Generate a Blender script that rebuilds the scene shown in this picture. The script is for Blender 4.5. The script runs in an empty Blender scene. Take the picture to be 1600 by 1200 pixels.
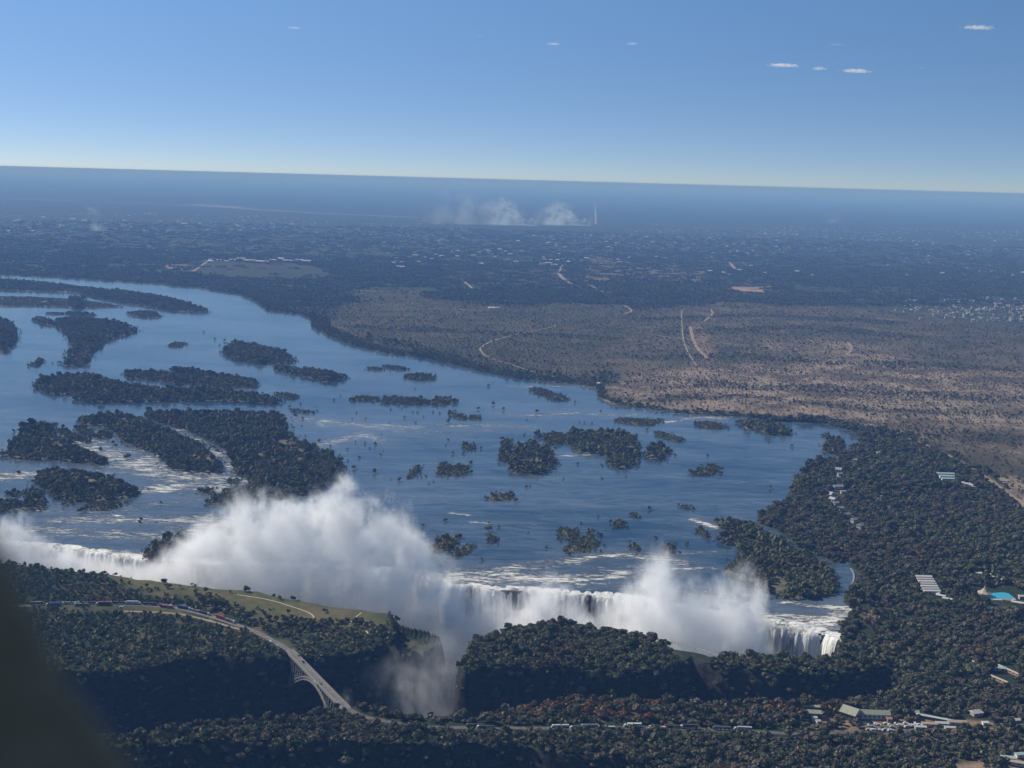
import bpy, math, random
import numpy as np
from mathutils import Vector, Matrix, geometry
rng = np.random.default_rng(7); random.seed(7)
S = bpy.context.scene; COL = S.collection

# ------------------------------------------------------------------ camera, sky, sun, exposure
F = 2000.0; H = 600.0; PITCH = math.atan(319/F); ROLL = math.atan(43/1600)
cp, sp = math.cos(PITCH), math.sin(PITCH); cr, sr = math.cos(ROLL), math.sin(ROLL)
Fw = np.array([0, cp, -sp]); R0 = np.array([1., 0, 0]); U0 = np.array([0, sp, cp])
Rt = R0*cr + U0*sr; Up = U0*cr - R0*sr
cam_d = bpy.data.cameras.new('camera'); cam = bpy.data.objects.new('camera', cam_d); COL.objects.link(cam)
m = Matrix(((Rt[0], Up[0], -Fw[0], 0), (Rt[1], Up[1], -Fw[1], 0), (Rt[2], Up[2], -Fw[2], H), (0, 0, 0, 1)))
cam.matrix_world = m
cam_d.sensor_width = 36; cam_d.lens = 45; cam_d.clip_start = 0.05; cam_d.clip_end = 400000
cam_d.dof.use_dof = True; cam_d.dof.focus_distance = 3000; cam_d.dof.aperture_fstop = 3.7
S.camera = cam
SUN_AZ, SUN_EL = math.radians(-58), math.radians(38)     # from +Y, negative = to the left
w = bpy.data.worlds.new('World'); S.world = w; w.use_nodes = True
nt = w.node_tree; bg = nt.nodes['Background']
sky = nt.nodes.new('ShaderNodeTexSky'); sky.sky_type = 'NISHITA'; sky.sun_disc = False
sky.sun_elevation = SUN_EL; sky.sun_rotation = SUN_AZ; sky.altitude = 1500
sky.air_density = 0.7; sky.dust_density = 0.6; sky.ozone_density = 4.0
tcw = nt.nodes.new('ShaderNodeTexCoord'); sx_ = nt.nodes.new('ShaderNodeSeparateXYZ'); cx_ = nt.nodes.new('ShaderNodeCombineXYZ'); ma_ = nt.nodes.new('ShaderNodeMath'); ma_.operation = 'MULTIPLY_ADD'
ma_.inputs[1].default_value = 2.4; ma_.inputs[2].default_value = .03
nt.links.new(tcw.outputs['Generated'], sx_.inputs[0]); nt.links.new(sx_.outputs[0], cx_.inputs[0]); nt.links.new(sx_.outputs[1], cx_.inputs[1]); nt.links.new(sx_.outputs[2], ma_.inputs[0]); nt.links.new(ma_.outputs[0], cx_.inputs[2]); nt.links.new(cx_.outputs[0], sky.inputs[0])
mr_ = nt.nodes.new('ShaderNodeMapRange'); mr_.inputs[1].default_value = 0; mr_.inputs[2].default_value = .15; nt.links.new(sx_.outputs[2], mr_.inputs[0])
mx_ = nt.nodes.new('ShaderNodeMix'); mx_.data_type = 'RGBA'; mx_.inputs[6].default_value = (.87, .75, .67, 1); mx_.inputs[7].default_value = (1.26, 1.46, 1.38, 1); nt.links.new(mr_.outputs[0], mx_.inputs[0])
mu_ = nt.nodes.new('ShaderNodeMix'); mu_.data_type = 'RGBA'; mu_.blend_type = 'MULTIPLY'; mu_.inputs[0].default_value = 1; nt.links.new(sky.outputs[0], mu_.inputs[6]); nt.links.new(mx_.outputs[2], mu_.inputs[7])
nt.links.new(mu_.outputs[2], bg.inputs[0]); bg.inputs[1].default_value = 0.114
sun_d = bpy.data.lights.new('sun', 'SUN'); sun = bpy.data.objects.new('sun', sun_d); COL.objects.link(sun)
sun_d.energy = 5.0; sun_d.angle = math.radians(0.53); sun_d.color = (1, .95, .87)
sdir = Vector((math.sin(SUN_AZ)*math.cos(SUN_EL), math.cos(SUN_AZ)*math.cos(SUN_EL), math.sin(SUN_EL)))
sun.rotation_euler = sdir.to_track_quat('Z', 'Y').to_euler(); sun.location = (0, 0, 900)
S.view_settings.view_transform = 'Standard'; S.view_settings.look = 'None'
S.view_settings.exposure = 0.12; S.view_settings.gamma = 1.0
cy = S.cycles; cy.max_bounces = 44; cy.diffuse_bounces = 2; cy.glossy_bounces = 2; cy.transmission_bounces = 1
cy.volume_bounces = 40; cy.transparent_max_bounces = 8; cy.volume_step_rate = 0.5; cy.volume_max_steps = 512
cy.use_denoising = True; cy.use_adaptive_sampling = True; cy.adaptive_threshold = 0.02
cy.sample_clamp_indirect = 10

# ------------------------------------------------------------------ pixel -> place
def unp(px, py, z=0.0):
    px = np.asarray(px, float); py = np.asarray(py, float)
    d = ((px-800)/F)[..., None]*Rt - ((py-600)/F)[..., None]*Up + Fw
    t = (z-H)/d[..., 2]
    return np.stack([d[..., 0]*t, d[..., 1]*t], -1)
def U(px, py, z=0.0):
    q = unp(px, py, z); return float(q[0]), float(q[1])
def proj(x, y, z=0.0):
    dx, dy, dz = x, y, z-H
    a = dx*Rt[0]+dy*Rt[1]+dz*Rt[2]; b = dx*Up[0]+dy*Up[1]+dz*Up[2]; c = dx*Fw[0]+dy*Fw[1]+dz*Fw[2]
    c = np.where(np.abs(c) < 1e-6, 1e-6, c)
    X = 800+F*a/c; Y = 600-F*b/c
    return np.where(c > 0, X, -9999), np.where(c > 0, Y, -9999)
def P(pts, z=0.0):
    a = np.array(pts, float); return unp(a[:, 0], a[:, 1], z)
def inpoly(x, y, poly):
    r = np.zeros(x.shape, bool); n = len(poly)
    for i in range(n):
        x0, y0 = poly[i-1]; x1, y1 = poly[i]
        if y0 == y1: continue
        c = ((y0 > y) != (y1 > y)) & (x < (x1-x0)*(y-y0)/(y1-y0)+x0)
        r ^= c
    return r
def segdist(x, y, line, closed=False):
    d = np.full(x.shape, 1e18)
    n = len(line)
    for i in range(0 if closed else 1, n):
        ax, ay = line[i-1]; bx, by = line[i]
        vx, vy = bx-ax, by-ay; L = vx*vx+vy*vy+1e-9
        t = np.clip(((x-ax)*vx+(y-ay)*vy)/L, 0, 1)
        dd = (x-ax-t*vx)**2+(y-ay-t*vy)**2
        np.minimum(d, dd, out=d)
    return np.sqrt(d)
def sdf(x, y, poly):                                    # positive inside
    d = segdist(x, y, poly, True); return np.where(inpoly(x, y, poly), d, -d)
def _h(i, j, s):
    v = np.sin(i*127.1+j*311.7+s*74.7)*43758.5453; return v-np.floor(v)
def vn(x, y, sc, s=0, octv=3):
    r = np.zeros(np.shape(x)); a = 1.; t = 0
    for o in range(octv):
        X = x/sc; Y = y/sc; i = np.floor(X); j = np.floor(Y); f = X-i; g = Y-j
        f = f*f*(3-2*f); g = g*g*(3-2*g)
        v = (_h(i, j, s)*(1-f)+_h(i+1, j, s)*f)*(1-g)+(_h(i, j+1, s)*(1-f)+_h(i+1, j+1, s)*f)*g
        r += a*(v*2-1); t += a; a *= .5; sc *= .5; s += 3
    return r/t                                          # -1..1
def sstep(a, b, x):
    t = np.clip((x-a)/(b-a), 0, 1); return t*t*(3-2*t)

# ------------------------------------------------------------------ materials
def mat(name, col, rough=.9, noise=None, bump=None, spec=.3, metal=0.0, rnd=0.0):
    """noise=(colour2, scale, lo, hi); rnd = per object brightness spread"""
    M = bpy.data.materials.new(name); M.use_nodes = True; t = M.node_tree; b = t.nodes['Principled BSDF']
    b.inputs['Roughness'].default_value = rough; b.inputs['Metallic'].default_value = metal
    b.inputs['Specular IOR Level'].default_value = spec
    b.inputs['Base Color'].default_value = (*col, 1); cur = None
    g = t.nodes.new('ShaderNodeNewGeometry')
    if noise:
        n = t.nodes.new('ShaderNodeTexNoise'); n.inputs['Scale'].default_value = noise[1]; n.inputs['Detail'].default_value = 4
        t.links.new(g.outputs['Position'], n.inputs['Vector'])
        r = t.nodes.new('ShaderNodeValToRGB'); r.color_ramp.elements[0].position = noise[2]; r.color_ramp.elements[1].position = noise[3]
        r.color_ramp.elements[0].color = (*col, 1); r.color_ramp.elements[1].color = (*noise[0], 1)
        t.links.new(n.outputs['Fac'], r.inputs[0]); cur = r.outputs[0]
    if rnd:
        o = t.nodes.new('ShaderNodeObjectInfo'); mr = t.nodes.new('ShaderNodeMapRange')
        mr.inputs['To Min'].default_value = 1-rnd; mr.inputs['To Max'].default_value = 1+rnd
        t.links.new(o.outputs['Random'], mr.inputs['Value'])
        hs = t.nodes.new('ShaderNodeHueSaturation')
        t.links.new(mr.outputs[0], hs.inputs['Value'])
        if cur: t.links.new(cur, hs.inputs['Color'])
        else: hs.inputs['Color'].default_value = (*col, 1)
        mh = t.nodes.new('ShaderNodeMath'); mh.operation = 'MULTIPLY_ADD'; mh.inputs[1].default_value = .05; mh.inputs[2].default_value = .475
        t.links.new(o.outputs['Random'], mh.inputs[0]); t.links.new(mh.outputs[0], hs.inputs['Hue'])
        cur = hs.outputs[0]
    if cur: t.links.new(cur, b.inputs['Base Color'])
    if bump:
        n = t.nodes.new('ShaderNodeTexNoise'); n.inputs['Scale'].default_value = bump[0]; n.inputs['Detail'].default_value = 5
        t.links.new(g.outputs['Position'], n.inputs['Vector'])
        bp = t.nodes.new('ShaderNodeBump'); bp.inputs['Distance'].default_value = bump[1]; bp.inputs['Strength'].default_value = 1
        t.links.new(n.outputs['Fac'], bp.inputs['Height']); t.links.new(bp.outputs[0], b.inputs['Normal'])
    return M
class NG:                                               # tiny node graph helper
    def __init__(s, t): s.t = t
    def v(s, x, i):
        if isinstance(x, (int, float)): i.default_value = x
        elif isinstance(x, tuple): i.default_value = x
        else: s.t.links.new(x, i)
    def m(s, op, a, b=0.0, c=0.0, clamp=False):
        n = s.t.nodes.new('ShaderNodeMath'); n.operation = op; n.use_clamp = clamp
        s.v(a, n.inputs[0]); s.v(b, n.inputs[1]); s.v(c, n.inputs[2]); return n.outputs[0]
    def noise(s, vec, sc, det=4, rough=.55, dist=0.0, dim='3D'):
        n = s.t.nodes.new('ShaderNodeTexNoise'); n.noise_dimensions = dim
        n.inputs['Scale'].default_value = sc; n.inputs['Detail'].default_value = det
        n.inputs['Roughness'].default_value = rough; n.inputs['Distortion'].default_value = dist
        s.t.links.new(vec, n.inputs['Vector']); return n.outputs['Fac']
    def mapv(s, vec, scale=(1, 1, 1), rot=(0, 0, 0), loc=(0, 0, 0)):
        n = s.t.nodes.new('ShaderNodeMapping'); n.inputs['Scale'].default_value = scale
        n.inputs['Rotation'].default_value = rot; n.inputs['Location'].default_value = loc
        s.t.links.new(vec, n.inputs['Vector']); return n.outputs[0]
    def mr(s, x, a, b, c=0.0, d=1.0, smooth=False):
        n = s.t.nodes.new('ShaderNodeMapRange'); n.interpolation_type = 'SMOOTHSTEP' if smooth else 'LINEAR'
        for i, q in enumerate((x, a, b, c, d)): s.v(q, n.inputs[i])
        return n.outputs[0]
    def mix(s, f, a, b):
        n = s.t.nodes.new('ShaderNodeMix'); n.data_type = 'RGBA'; s.v(f, n.inputs[0])
        for q, i in ((a, 6), (b, 7)):
            if isinstance(q, tuple): n.inputs[i].default_value = (*q, 1)
            else: s.t.links.new(q, n.inputs[i])
        return n.outputs[2]
    def attr(s, name):
        n = s.t.nodes.new('ShaderNodeAttribute'); n.attribute_name = name; return n
    def bump(s, hgt, dist, strength=1.0, normal=None):
        n = s.t.nodes.new('ShaderNodeBump'); n.inputs['Distance'].default_value = dist; n.inputs['Strength'].default_value = strength
        s.t.links.new(hgt, n.inputs['Height'])
        if normal: s.t.links.new(normal, n.inputs['Normal'])
        return n.outputs[0]

# ------------------------------------------------------------------ object helpers
def outward(o):
    import bmesh
    bm = bmesh.new(); bm.from_mesh(o.data); bmesh.ops.recalc_face_normals(bm, faces=bm.faces); bm.to_mesh(o.data); bm.free(); return o
def link_mesh(name, V, Fc, mats, parent=None, smooth=False, loc=None):
    me = bpy.data.meshes.new(name); V = np.asarray(V, np.float32)
    if isinstance(Fc, np.ndarray) and Fc.ndim == 2:
        k = Fc.shape[1]; me.vertices.add(len(V)); me.vertices.foreach_set('co', V.ravel())
        me.loops.add(Fc.size); me.loops.foreach_set('vertex_index', Fc.astype(np.int32).ravel())
        me.polygons.add(len(Fc)); me.polygons.foreach_set('loop_start', np.arange(len(Fc), dtype=np.int32)*k)
        me.update(calc_edges=True)
    else:
        me.from_pydata([tuple(map(float, v)) for v in V], [], [tuple(map(int, f)) for f in Fc]); me.update()
    for q in (mats if isinstance(mats, (list, tuple)) else [mats]): me.materials.append(q)
    if smooth: me.polygons.foreach_set('use_smooth', np.ones(len(me.polygons), bool))
    o = bpy.data.objects.new(name, me); COL.objects.link(o)
    if parent: o.parent = parent
    if loc is not None: o.location = loc
    return o
def fattr(me, name, arr):
    a = me.attributes.new(name, 'FLOAT', 'POINT'); a.data.foreach_set('value', np.asarray(arr, np.float32))
def tag(o, label=None, cat=None, group=None, kind=None):
    if label: o['label'] = label
    if cat: o['category'] = cat
    if group: o['group'] = group
    if kind: o['kind'] = kind
    return o
def empty(name, loc, rz=0.0):
    o = bpy.data.objects.new(name, None); COL.objects.link(o); o.location = loc; o.rotation_euler = (0, 0, rz)
    o.empty_display_size = 1; return o
def copy_tree(o, parent=None):
    c = o.copy(); COL.objects.link(c)
    if parent: c.parent = parent
    for ch in list(o.children): copy_tree(ch, c)
    return c
class MB:                                               # collects simple solids into one mesh
    def __init__(s): s.V = []; s.F = []; s.I = []
    def add(s, V, Fc, mi=0):
        n = len(s.V); s.V += [tuple(v) for v in V]; s.F += [tuple(i+n for i in f) for f in Fc]; s.I += [mi]*len(Fc)
    def box(s, c, d, rz=0, mi=0, taper=1.0, ry=0):
        x, y, z = d[0]/2, d[1]/2, d[2]/2; V = []
        for k, t in ((-1, 1), (1, taper)):
            for i, j in ((-1, -1), (1, -1), (1, 1), (-1, 1)): V.append(Vector((i*x*t, j*y*t, k*z)))
        M = Matrix.Rotation(rz, 3, 'Z') @ Matrix.Rotation(ry, 3, 'Y')
        s.add([M @ v+Vector(c) for v in V], [(3, 2, 1, 0), (4, 5, 6, 7), (0, 1, 5, 4), (1, 2, 6, 5), (2, 3, 7, 6), (3, 0, 4, 7)], mi)
    def bar(s, a, b, w, h=None, mi=0):
        a = Vector(a); b = Vector(b); d = (b-a).normalized(); h = h or w
        u = Vector((0, 0, 1)) if abs(d.z) < .95 else Vector((1, 0, 0))
        r = d.cross(u).normalized(); q = r.cross(d)
        V = [p+r*i*w/2+q*j*h/2 for p in (a, b) for i, j in ((-1, -1), (1, -1), (1, 1), (-1, 1))]
        s.add(V, [(0, 1, 2, 3), (7, 6, 5, 4), (1, 0, 4, 5), (2, 1, 5, 6), (3, 2, 6, 7), (0, 3, 7, 4)], mi)
    def cyl(s, c, r, h, n=10, axis='Z', mi=0, r2=None):
        r2 = r if r2 is None else r2; V = []
        for k, rr in ((0, r), (1, r2)):
            for i in range(n):
                a = 2*math.pi*i/n; p = [rr*math.cos(a), rr*math.sin(a), (k-.5)*h]
                if axis == 'X': p = [p[2], p[0], p[1]]
                if axis == 'Y': p = [p[0], p[2], p[1]]
                V.append((p[0]+c[0], p[1]+c[1], p[2]+c[2]))
        s.add(V, [tuple(range(n))[::-1], tuple(range(n, 2*n))]+[(i, (i+1) % n, n+(i+1) % n, n+i) for i in range(n)], mi)
    def build(s, name, mats, parent=None, loc=None, smooth=False):
        o = link_mesh(name, s.V, s.F, mats, parent, smooth, loc)
        if isinstance(mats, (list, tuple)): o.data.polygons.foreach_set('material_index', s.I)
        return o

# ------------------------------------------------------------------ outlines traced on the ground
RIVER_PX = [(-700, 400), (0, 430), (100, 435), (200, 441), (250, 446), (325, 453), (375, 461), (400, 472), (415, 485), (470, 492), (484, 500), (486, 511), (512, 526),
 (550, 541), (600, 552), (650, 559), (712, 572), (760, 584), (825, 595), (900, 601), (930, 607), (935, 622), (962, 634), (1000, 638), (1050, 645), (1100, 649), (1150, 651),
 (1217, 659), (1260, 660), (1287, 663), (1325, 672), (1342, 685), (1344, 696), (1322, 705), (1305, 718), (1285, 722), (1262, 722), (1259, 736), (1240, 750), (1234, 765), (1236, 778), (1212, 790), (1184, 806),
 (1186, 819), (1212, 827), (1225, 840), (1250, 855), (1275, 868), (1300, 880), (1316, 880), (1322, 872), (1330, 886), (1345, 898), (1335, 915), (1320, 929), (1316, 942), (1334, 956), (1322, 970), (1310, 985), (1313, 1003)]
LIP_PX = [(1309, 1000), (1290, 992), (1275, 988), (1244, 981), (1197, 975), (1150, 968), (1100, 960), (1040, 948), (1000, 940), (960, 934), (925, 931), (887, 930), (850, 925), (787, 923), (750, 920), (705, 914), (692, 905), (660, 898),
 (600, 893), (540, 890), (450, 886), (380, 884), (310, 884), (290, 878), (215, 874), (175, 868), (100, 858), (0, 850), (-150, 838), (-400, 818)]
LIP = P(LIP_PX)
RIVER = np.concatenate([P(RIVER_PX), LIP, P([(-1200, 780)])])
G1_PX = [(-400, 862), (-150, 862), (0, 880), (100, 893), (180, 901), (265, 913), (340, 924), (400, 926), (470, 942), (520, 952), (605, 962), (622, 976), (640, 982), (678, 992), (684, 1000), (660, 1012), (630, 1015), (600, 1000), (592, 1010),
 (570, 1022), (540, 1024), (510, 1026), (470, 1026), (455, 1020), (430, 1026), (400, 1030), (350, 1024), (275, 1032), (237, 1044), (190, 1052), (140, 1048), (0, 1052), (-400, 1060),
 (-400, 1230), (0, 1185), (180, 1158), (300, 1142), (412, 1134), (475, 1124), (512, 1112), (545, 1106), (585, 1112), (640, 1124), (700, 1128), (755, 1122), (800, 1112), (850, 1106), (925, 1093), (1000, 1098), (1056, 1106),
 (1168, 1101), (1275, 1102), (1337, 1096), (1385, 1090), (1410, 1072), (1412, 1056), (1395, 1046), (1340, 1050), (1290, 1056), (1200, 1052), (1140, 1046), (1100, 1034), (1080, 1028), (1040, 1052), (960, 1050), (880, 1046), (820, 1044), (760, 1046), (730, 1052), (722, 1040),
 (736, 1020), (755, 1002), (800, 988), (850, 981), (900, 981), (960, 991), (1000, 1002), (1040, 1012), (1078, 1020), (1098, 1024), (1120, 1031), (1180, 1032), (1220, 1034), (1300, 1036), (1316, 1022)]
G1 = np.concatenate([P(G1_PX), LIP])
G2 = P([(-600, 1215), (200, 1170), (300, 1160), (437, 1160), (500, 1164), (625, 1165), (800, 1170), (900, 1180), (980, 1196), (1040, 1225), (1060, 1290), (700, 1420), (100, 1420), (-700, 1330)])
LAND = 2.0
def gorge_d(x, y):
    n = vn(x, y, 55, 3)*7+vn(x, y, 16, 9)*3
    d = sdf(x, y, G1); lip = segdist(x, y, LIP); k = sstep(15, 60, lip)
    return d+n*k, lip
def height(x, y):
    z = np.full(x.shape, LAND); r = np.hypot(x, y)
    q = (r < 15000) & (y > 0) & (np.abs(x) < 9000)
    if q.any():
        X, Y = x[q], y[q]; Z = np.full(X.shape, LAND)
        dr = sdf(X, Y, RIVER)+vn(X, Y, 60, 1)*5
        Z = LAND-sstep(-6, 6, dr)*4.0
        g = (Y < 2600) & (np.hypot(X, Y) > 700)
        if g.any():
            a, b = X[g], Y[g]; px, py = proj(a, b, 0)
            d, lip = gorge_d(a, b)
            gap = np.exp(-(((px-705)/55)**2+((py-1050)/70)**2)); wall = 10+32*sstep(20, 90, lip)*(1-.72*gap)+vn(a, b, 90, 5)*8*sstep(20, 90, lip)*(1-gap)
            z1 = sstep(0, 1, np.clip(d/wall, 0, 1))*104
            rough = vn(a, b, 14, 12)*5*sstep(2, 10, d)*sstep(30, 70, lip)
            d2 = sdf(a, b, G2)+vn(a, b, 60, 21)*14+vn(a, b, 18, 22)*4
            z2 = np.clip(d2/70, 0, 1)**.8*115
            zz = Z[g]
            zz = zz-np.maximum(z1, z2)+rough
            # lower shoulder at the end of the grassy plateau, gentle relief elsewhere
            sh = sstep(612, 628, px)*(px < 700)*(py > 962)*(py < 1020)
            zz = np.where((d <= 3), zz-sh*(14+8*vn(a, b, 20, 4)), zz)
            off = np.clip(-d/60, 0, 1)*np.clip(-sdf(a, b, RIVER)/80, 0, 1)
            zz = zz+off*(d < 0)*(vn(a, b, 160, 31)*2.0)
            Z[g] = np.maximum(zz, -104)
        Z = np.where((Y < 900) & (Z > LAND-1), LAND, Z)
        z[q] = Z
    return z

# ------------------------------------------------------------------ ground sheet (polar grid out to the horizon)
az = np.radians(np.concatenate([np.arange(-27, 27.001, 0.056), np.arange(31, 329, 6)]))
rad = [0, 250, 500, 700, 850, 950]
r = 950.0
while r < 2350: r += 3.2 if r > 1150 else 8; rad.append(r)
while r < 120000: r += max(3.2, 1.7*r*r/(H*F)); rad.append(min(r, 120000))
rad = np.array(rad)
A, Rr = np.meshgrid(az, rad); GX = Rr*np.sin(A); GY = Rr*np.cos(A)
nr, na = GX.shape
GZ = height(GX.ravel(), GY.ravel()).reshape(nr, na)
gx, gy = GX.ravel(), GY.ravel(); gpx, gpy = proj(gx, gy, 0)
i, j = np.meshgrid(np.arange(nr-1), np.arange(na), indexing='ij')
j2 = (j+1) % na
quads = np.stack([i*na+j, i*na+j2, (i+1)*na+j2, (i+1)*na+j], -1).reshape(-1, 4)
quads = quads[:, ::-1]
ZONES = {   # name -> list of pixel outlines, value
 'savanna': [([(940, 612), (1000, 585), (1150, 570), (1300, 560), (1450, 575), (1600, 572), (2100, 560), (2100, 900), (1600, 800), (1560, 750), (1500, 715), (1440, 690), (1380, 672), (1290, 655), (1200, 650), (1100, 642), (1000, 632), (950, 628)], 1.0),
             ([(1180, 530), (1300, 530), (1400, 545), (1440, 565), (1400, 572), (1200, 545)], .95),
],
 'scrub': [([(930, 565), (960, 520), (1000, 478), (1150, 470), (1300, 480), (1420, 488), (1600, 512), (2100, 540), (2100, 600), (1600, 590), (1300, 580), (1000, 600)], 1.0), ([(490, 503), (560, 470), (700, 468), (900, 478), (1000, 476), (980, 560), (930, 600), (900, 592), (800, 577), (700, 557), (600, 542), (520, 522)], .62), ([(520, 448), (660, 452), (700, 470), (560, 472)], .35)],
 'grass': [([(170, 885), (265, 905), (340, 920), (400, 921), (470, 938), (520, 948), (605, 960), (600, 985), (560, 985), (500, 985), (440, 985), (400, 970), (360, 950), (300, 938), (240, 935), (180, 915)], 1.0),
           ([(100, 950), (200, 946), (275, 952), (305, 962), (290, 966), (200, 956), (100, 957)], 1.0), ([(423, 1000), (440, 1000), (455, 1010), (440, 1016)], 1.3),
           ([(1285, 820), (1300, 822), (1310, 835), (1290, 832)], .8), ([(1477, 918), (1500, 925), (1515, 940), (1490, 935)], .9)],
 'bare': [([(1135, 448), (1200, 448), (1195, 458), (1160, 458)], 1.0), ([(250, 414), (295, 415), (300, 424), (262, 424)], .8), ([(1080, 505), (1095, 505), (1115, 560), (1100, 570)], .5),
          ([(900, 440), (925, 405), (945, 400), (1000, 415), (1100, 418), (1105, 442), (1000, 440)], .3), ([(1340, 957), (1375, 955), (1380, 968), (1350, 970)], .6),
          ([(1300, 1130), (1440, 1120), (1570, 1128), (1580, 1145), (1440, 1150), (1310, 1145)], .7), ([(1490, 1195), (1600, 1180), (1600, 1210), (1480, 1210)], .7), ([(1270, 1125), (1290, 1100), (1300, 1130), (1285, 1142)], .6)],
 'field': [([(305, 428), (330, 408), (480, 412), (520, 425), (500, 436), (400, 434)], 1.0), ([(700, 425), (860, 418), (900, 436), (760, 440)], .6)],
 'town': [([(0, 335), (170, 330), (200, 345), (400, 340), (700, 345), (760, 372), (1000, 360), (1100, 395), (900, 405), (600, 402), (300, 395), (0, 372)], 1.0), ([(1000, 350), (1600, 360), (1800, 370), (1800, 420), (1500, 420), (1150, 415), (1050, 390)], .9),
          ([(1380, 480), (1500, 462), (1700, 470), (1700, 510), (1500, 500)], 1.2)],
}
fin = (gpx > -300) & (gpx < 1900) & (gpy > 250)
me_attr = {}
for k, L in ZONES.items():
    v = np.zeros(len(gx))
    wob = 9*vn(gx, gy, 260, 41)*np.clip(1800/np.hypot(gx, gy), .15, 1.2)
    wx = gpx[fin]+wob[fin]*2; wy = gpy[fin]+wob[fin]*.6
    ft = 5 if k in ('field', 'bare') else 8
    nz = vn(gx[fin], gy[fin], 140, 43)*np.clip(2500/np.hypot(gx[fin], gy[fin]), .3, 1)
    for poly, val in L:
        bx = (wx > min(p[0] for p in poly)-40) & (wx < max(p[0] for p in poly)+40) & (wy > min(p[1] for p in poly)-15) & (wy < max(p[1] for p in poly)+15)
        d_ = sdf(wx[bx]*.4, wy[bx], [(p[0]*.4, p[1]) for p in poly]); vv = v[fin]; vv[bx] = np.maximum(vv[bx], sstep(-ft, ft, d_+nz[bx]*6)*val); v[fin] = vv
    me_attr[k] = v
# the ground colours: soil and leaf litter under trees, pale dry grass, grass, rock on steep walls
G = bpy.data.materials.new('ground'); G.use_nodes = True; g = NG(G.node_tree); b = G.node_tree.nodes['Principled BSDF']
b.inputs['Roughness'].default_value = 1; b.inputs['Specular IOR Level'].default_value = .05
geo = G.node_tree.nodes.new('ShaderNodeNewGeometry'); pos = geo.outputs['Position']
sep = G.node_tree.nodes.new('ShaderNodeSeparateXYZ'); G.node_tree.links.new(geo.outputs['Normal'], sep.inputs[0])
n_big = g.noise(pos, .0011, 5, .6, 1.0); n_mid = g.noise(pos, .006, 5, .65); n_fine = g.noise(pos, .05, 4, .7); n_dot = g.noise(g.mapv(pos, (1, .6, 1)), .022, 3, .8)
wood = g.mix(g.mr(n_mid, .38, .62), (.035, .042, .024), (.095, .082, .052))
wood = g.mix(g.mr(n_big, .52, .66), wood, (.125, .095, .065))
wood = g.mix(g.m('MULTIPLY', g.mr(n_fine, .58, .66), .5), wood, (.16, .125, .09))
wood = g.mix(g.mr(n_dot, .50, .58), (.026, .038, .022), wood)
sav = g.mix(g.mr(n_fine, .35, .6), (.125, .10, .075), (.32, .25, .18))
sav = g.mix(g.mr(n_mid, .42, .56), (.10, .078, .055), sav)
sav = g.mix(g.mr(n_big, .55, .68), sav, (.06, .055, .035))
c = g.mix(g.m('MULTIPLY', g.attr('savanna').outputs['Fac'], 1.0, clamp=True), wood, sav)
scb = g.mix(g.mr(n_fine, .38, .62), (.070, .064, .042), (.165, .128, .088))
scb = g.mix(g.mr(n_mid, .42, .62), scb, (.060, .062, .038))
c = g.mix(g.m('MULTIPLY', g.attr('scrub').outputs['Fac'], 1.0, clamp=True), c, scb)
c = g.mix(g.m('MULTIPLY', g.attr('savanna').outputs['Fac'], 1.0, clamp=True), c, sav)
gr = g.mix(g.mr(n_fine, .35, .65), (.062, .070, .030), (.115, .110, .055))
gr = g.mix(g.mr(n_mid, .5, .7), gr, (.135, .11, .065))
c = g.mix(g.m('MULTIPLY', g.attr('grass').outputs['Fac'], 1.0, clamp=True), c, gr)
bare = g.mix(g.mr(n_fine, .35, .65), (.28, .17, .11), (.40, .28, .20))
c = g.mix(g.m('MULTIPLY', g.attr('bare').outputs['Fac'], g.mr(n_mid, .3, .5), clamp=True), c, bare)
fld = g.mix(g.mr(g.noise(g.mapv(pos, (.3, 6, 1), (0, 0, .2)), .006, 2), .4, .6), (.035, .045, .028), (.06, .062, .042))
c = g.mix(g.m('MULTIPLY', g.attr('field').outputs['Fac'], .7, clamp=True), c, fld)
spk = g.m('MULTIPLY', g.mr(g.noise(g.mapv(pos, (1, .45, 1)), .022, 2, .9), .66, .70), g.attr('town').outputs['Fac'])
c = g.mix(g.m('MULTIPLY', spk, .8, clamp=True), c, (.42, .40, .38))
rock = g.mix(g.mr(g.noise(g.mapv(pos, (1, 1, 2.2)), .09, 6, .7), .35, .65), (.016, .017, .017), (.05, .046, .042))
c = g.mix(g.mr(sep.outputs['Z'], .93, .74), c, rock)
G.node_tree.links.new(c, b.inputs['Base Color'])
G.node_tree.links.new(g.bump(g.noise(pos, .12, 5, .7), 1.6), b.inputs['Normal'])
ground = link_mesh('ground', np.stack([gx, gy, GZ.ravel()], -1), quads, G, smooth=True); ground['kind'] = 'structure'
for k, v in me_attr.items(): fattr(ground.data, k, v)

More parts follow.
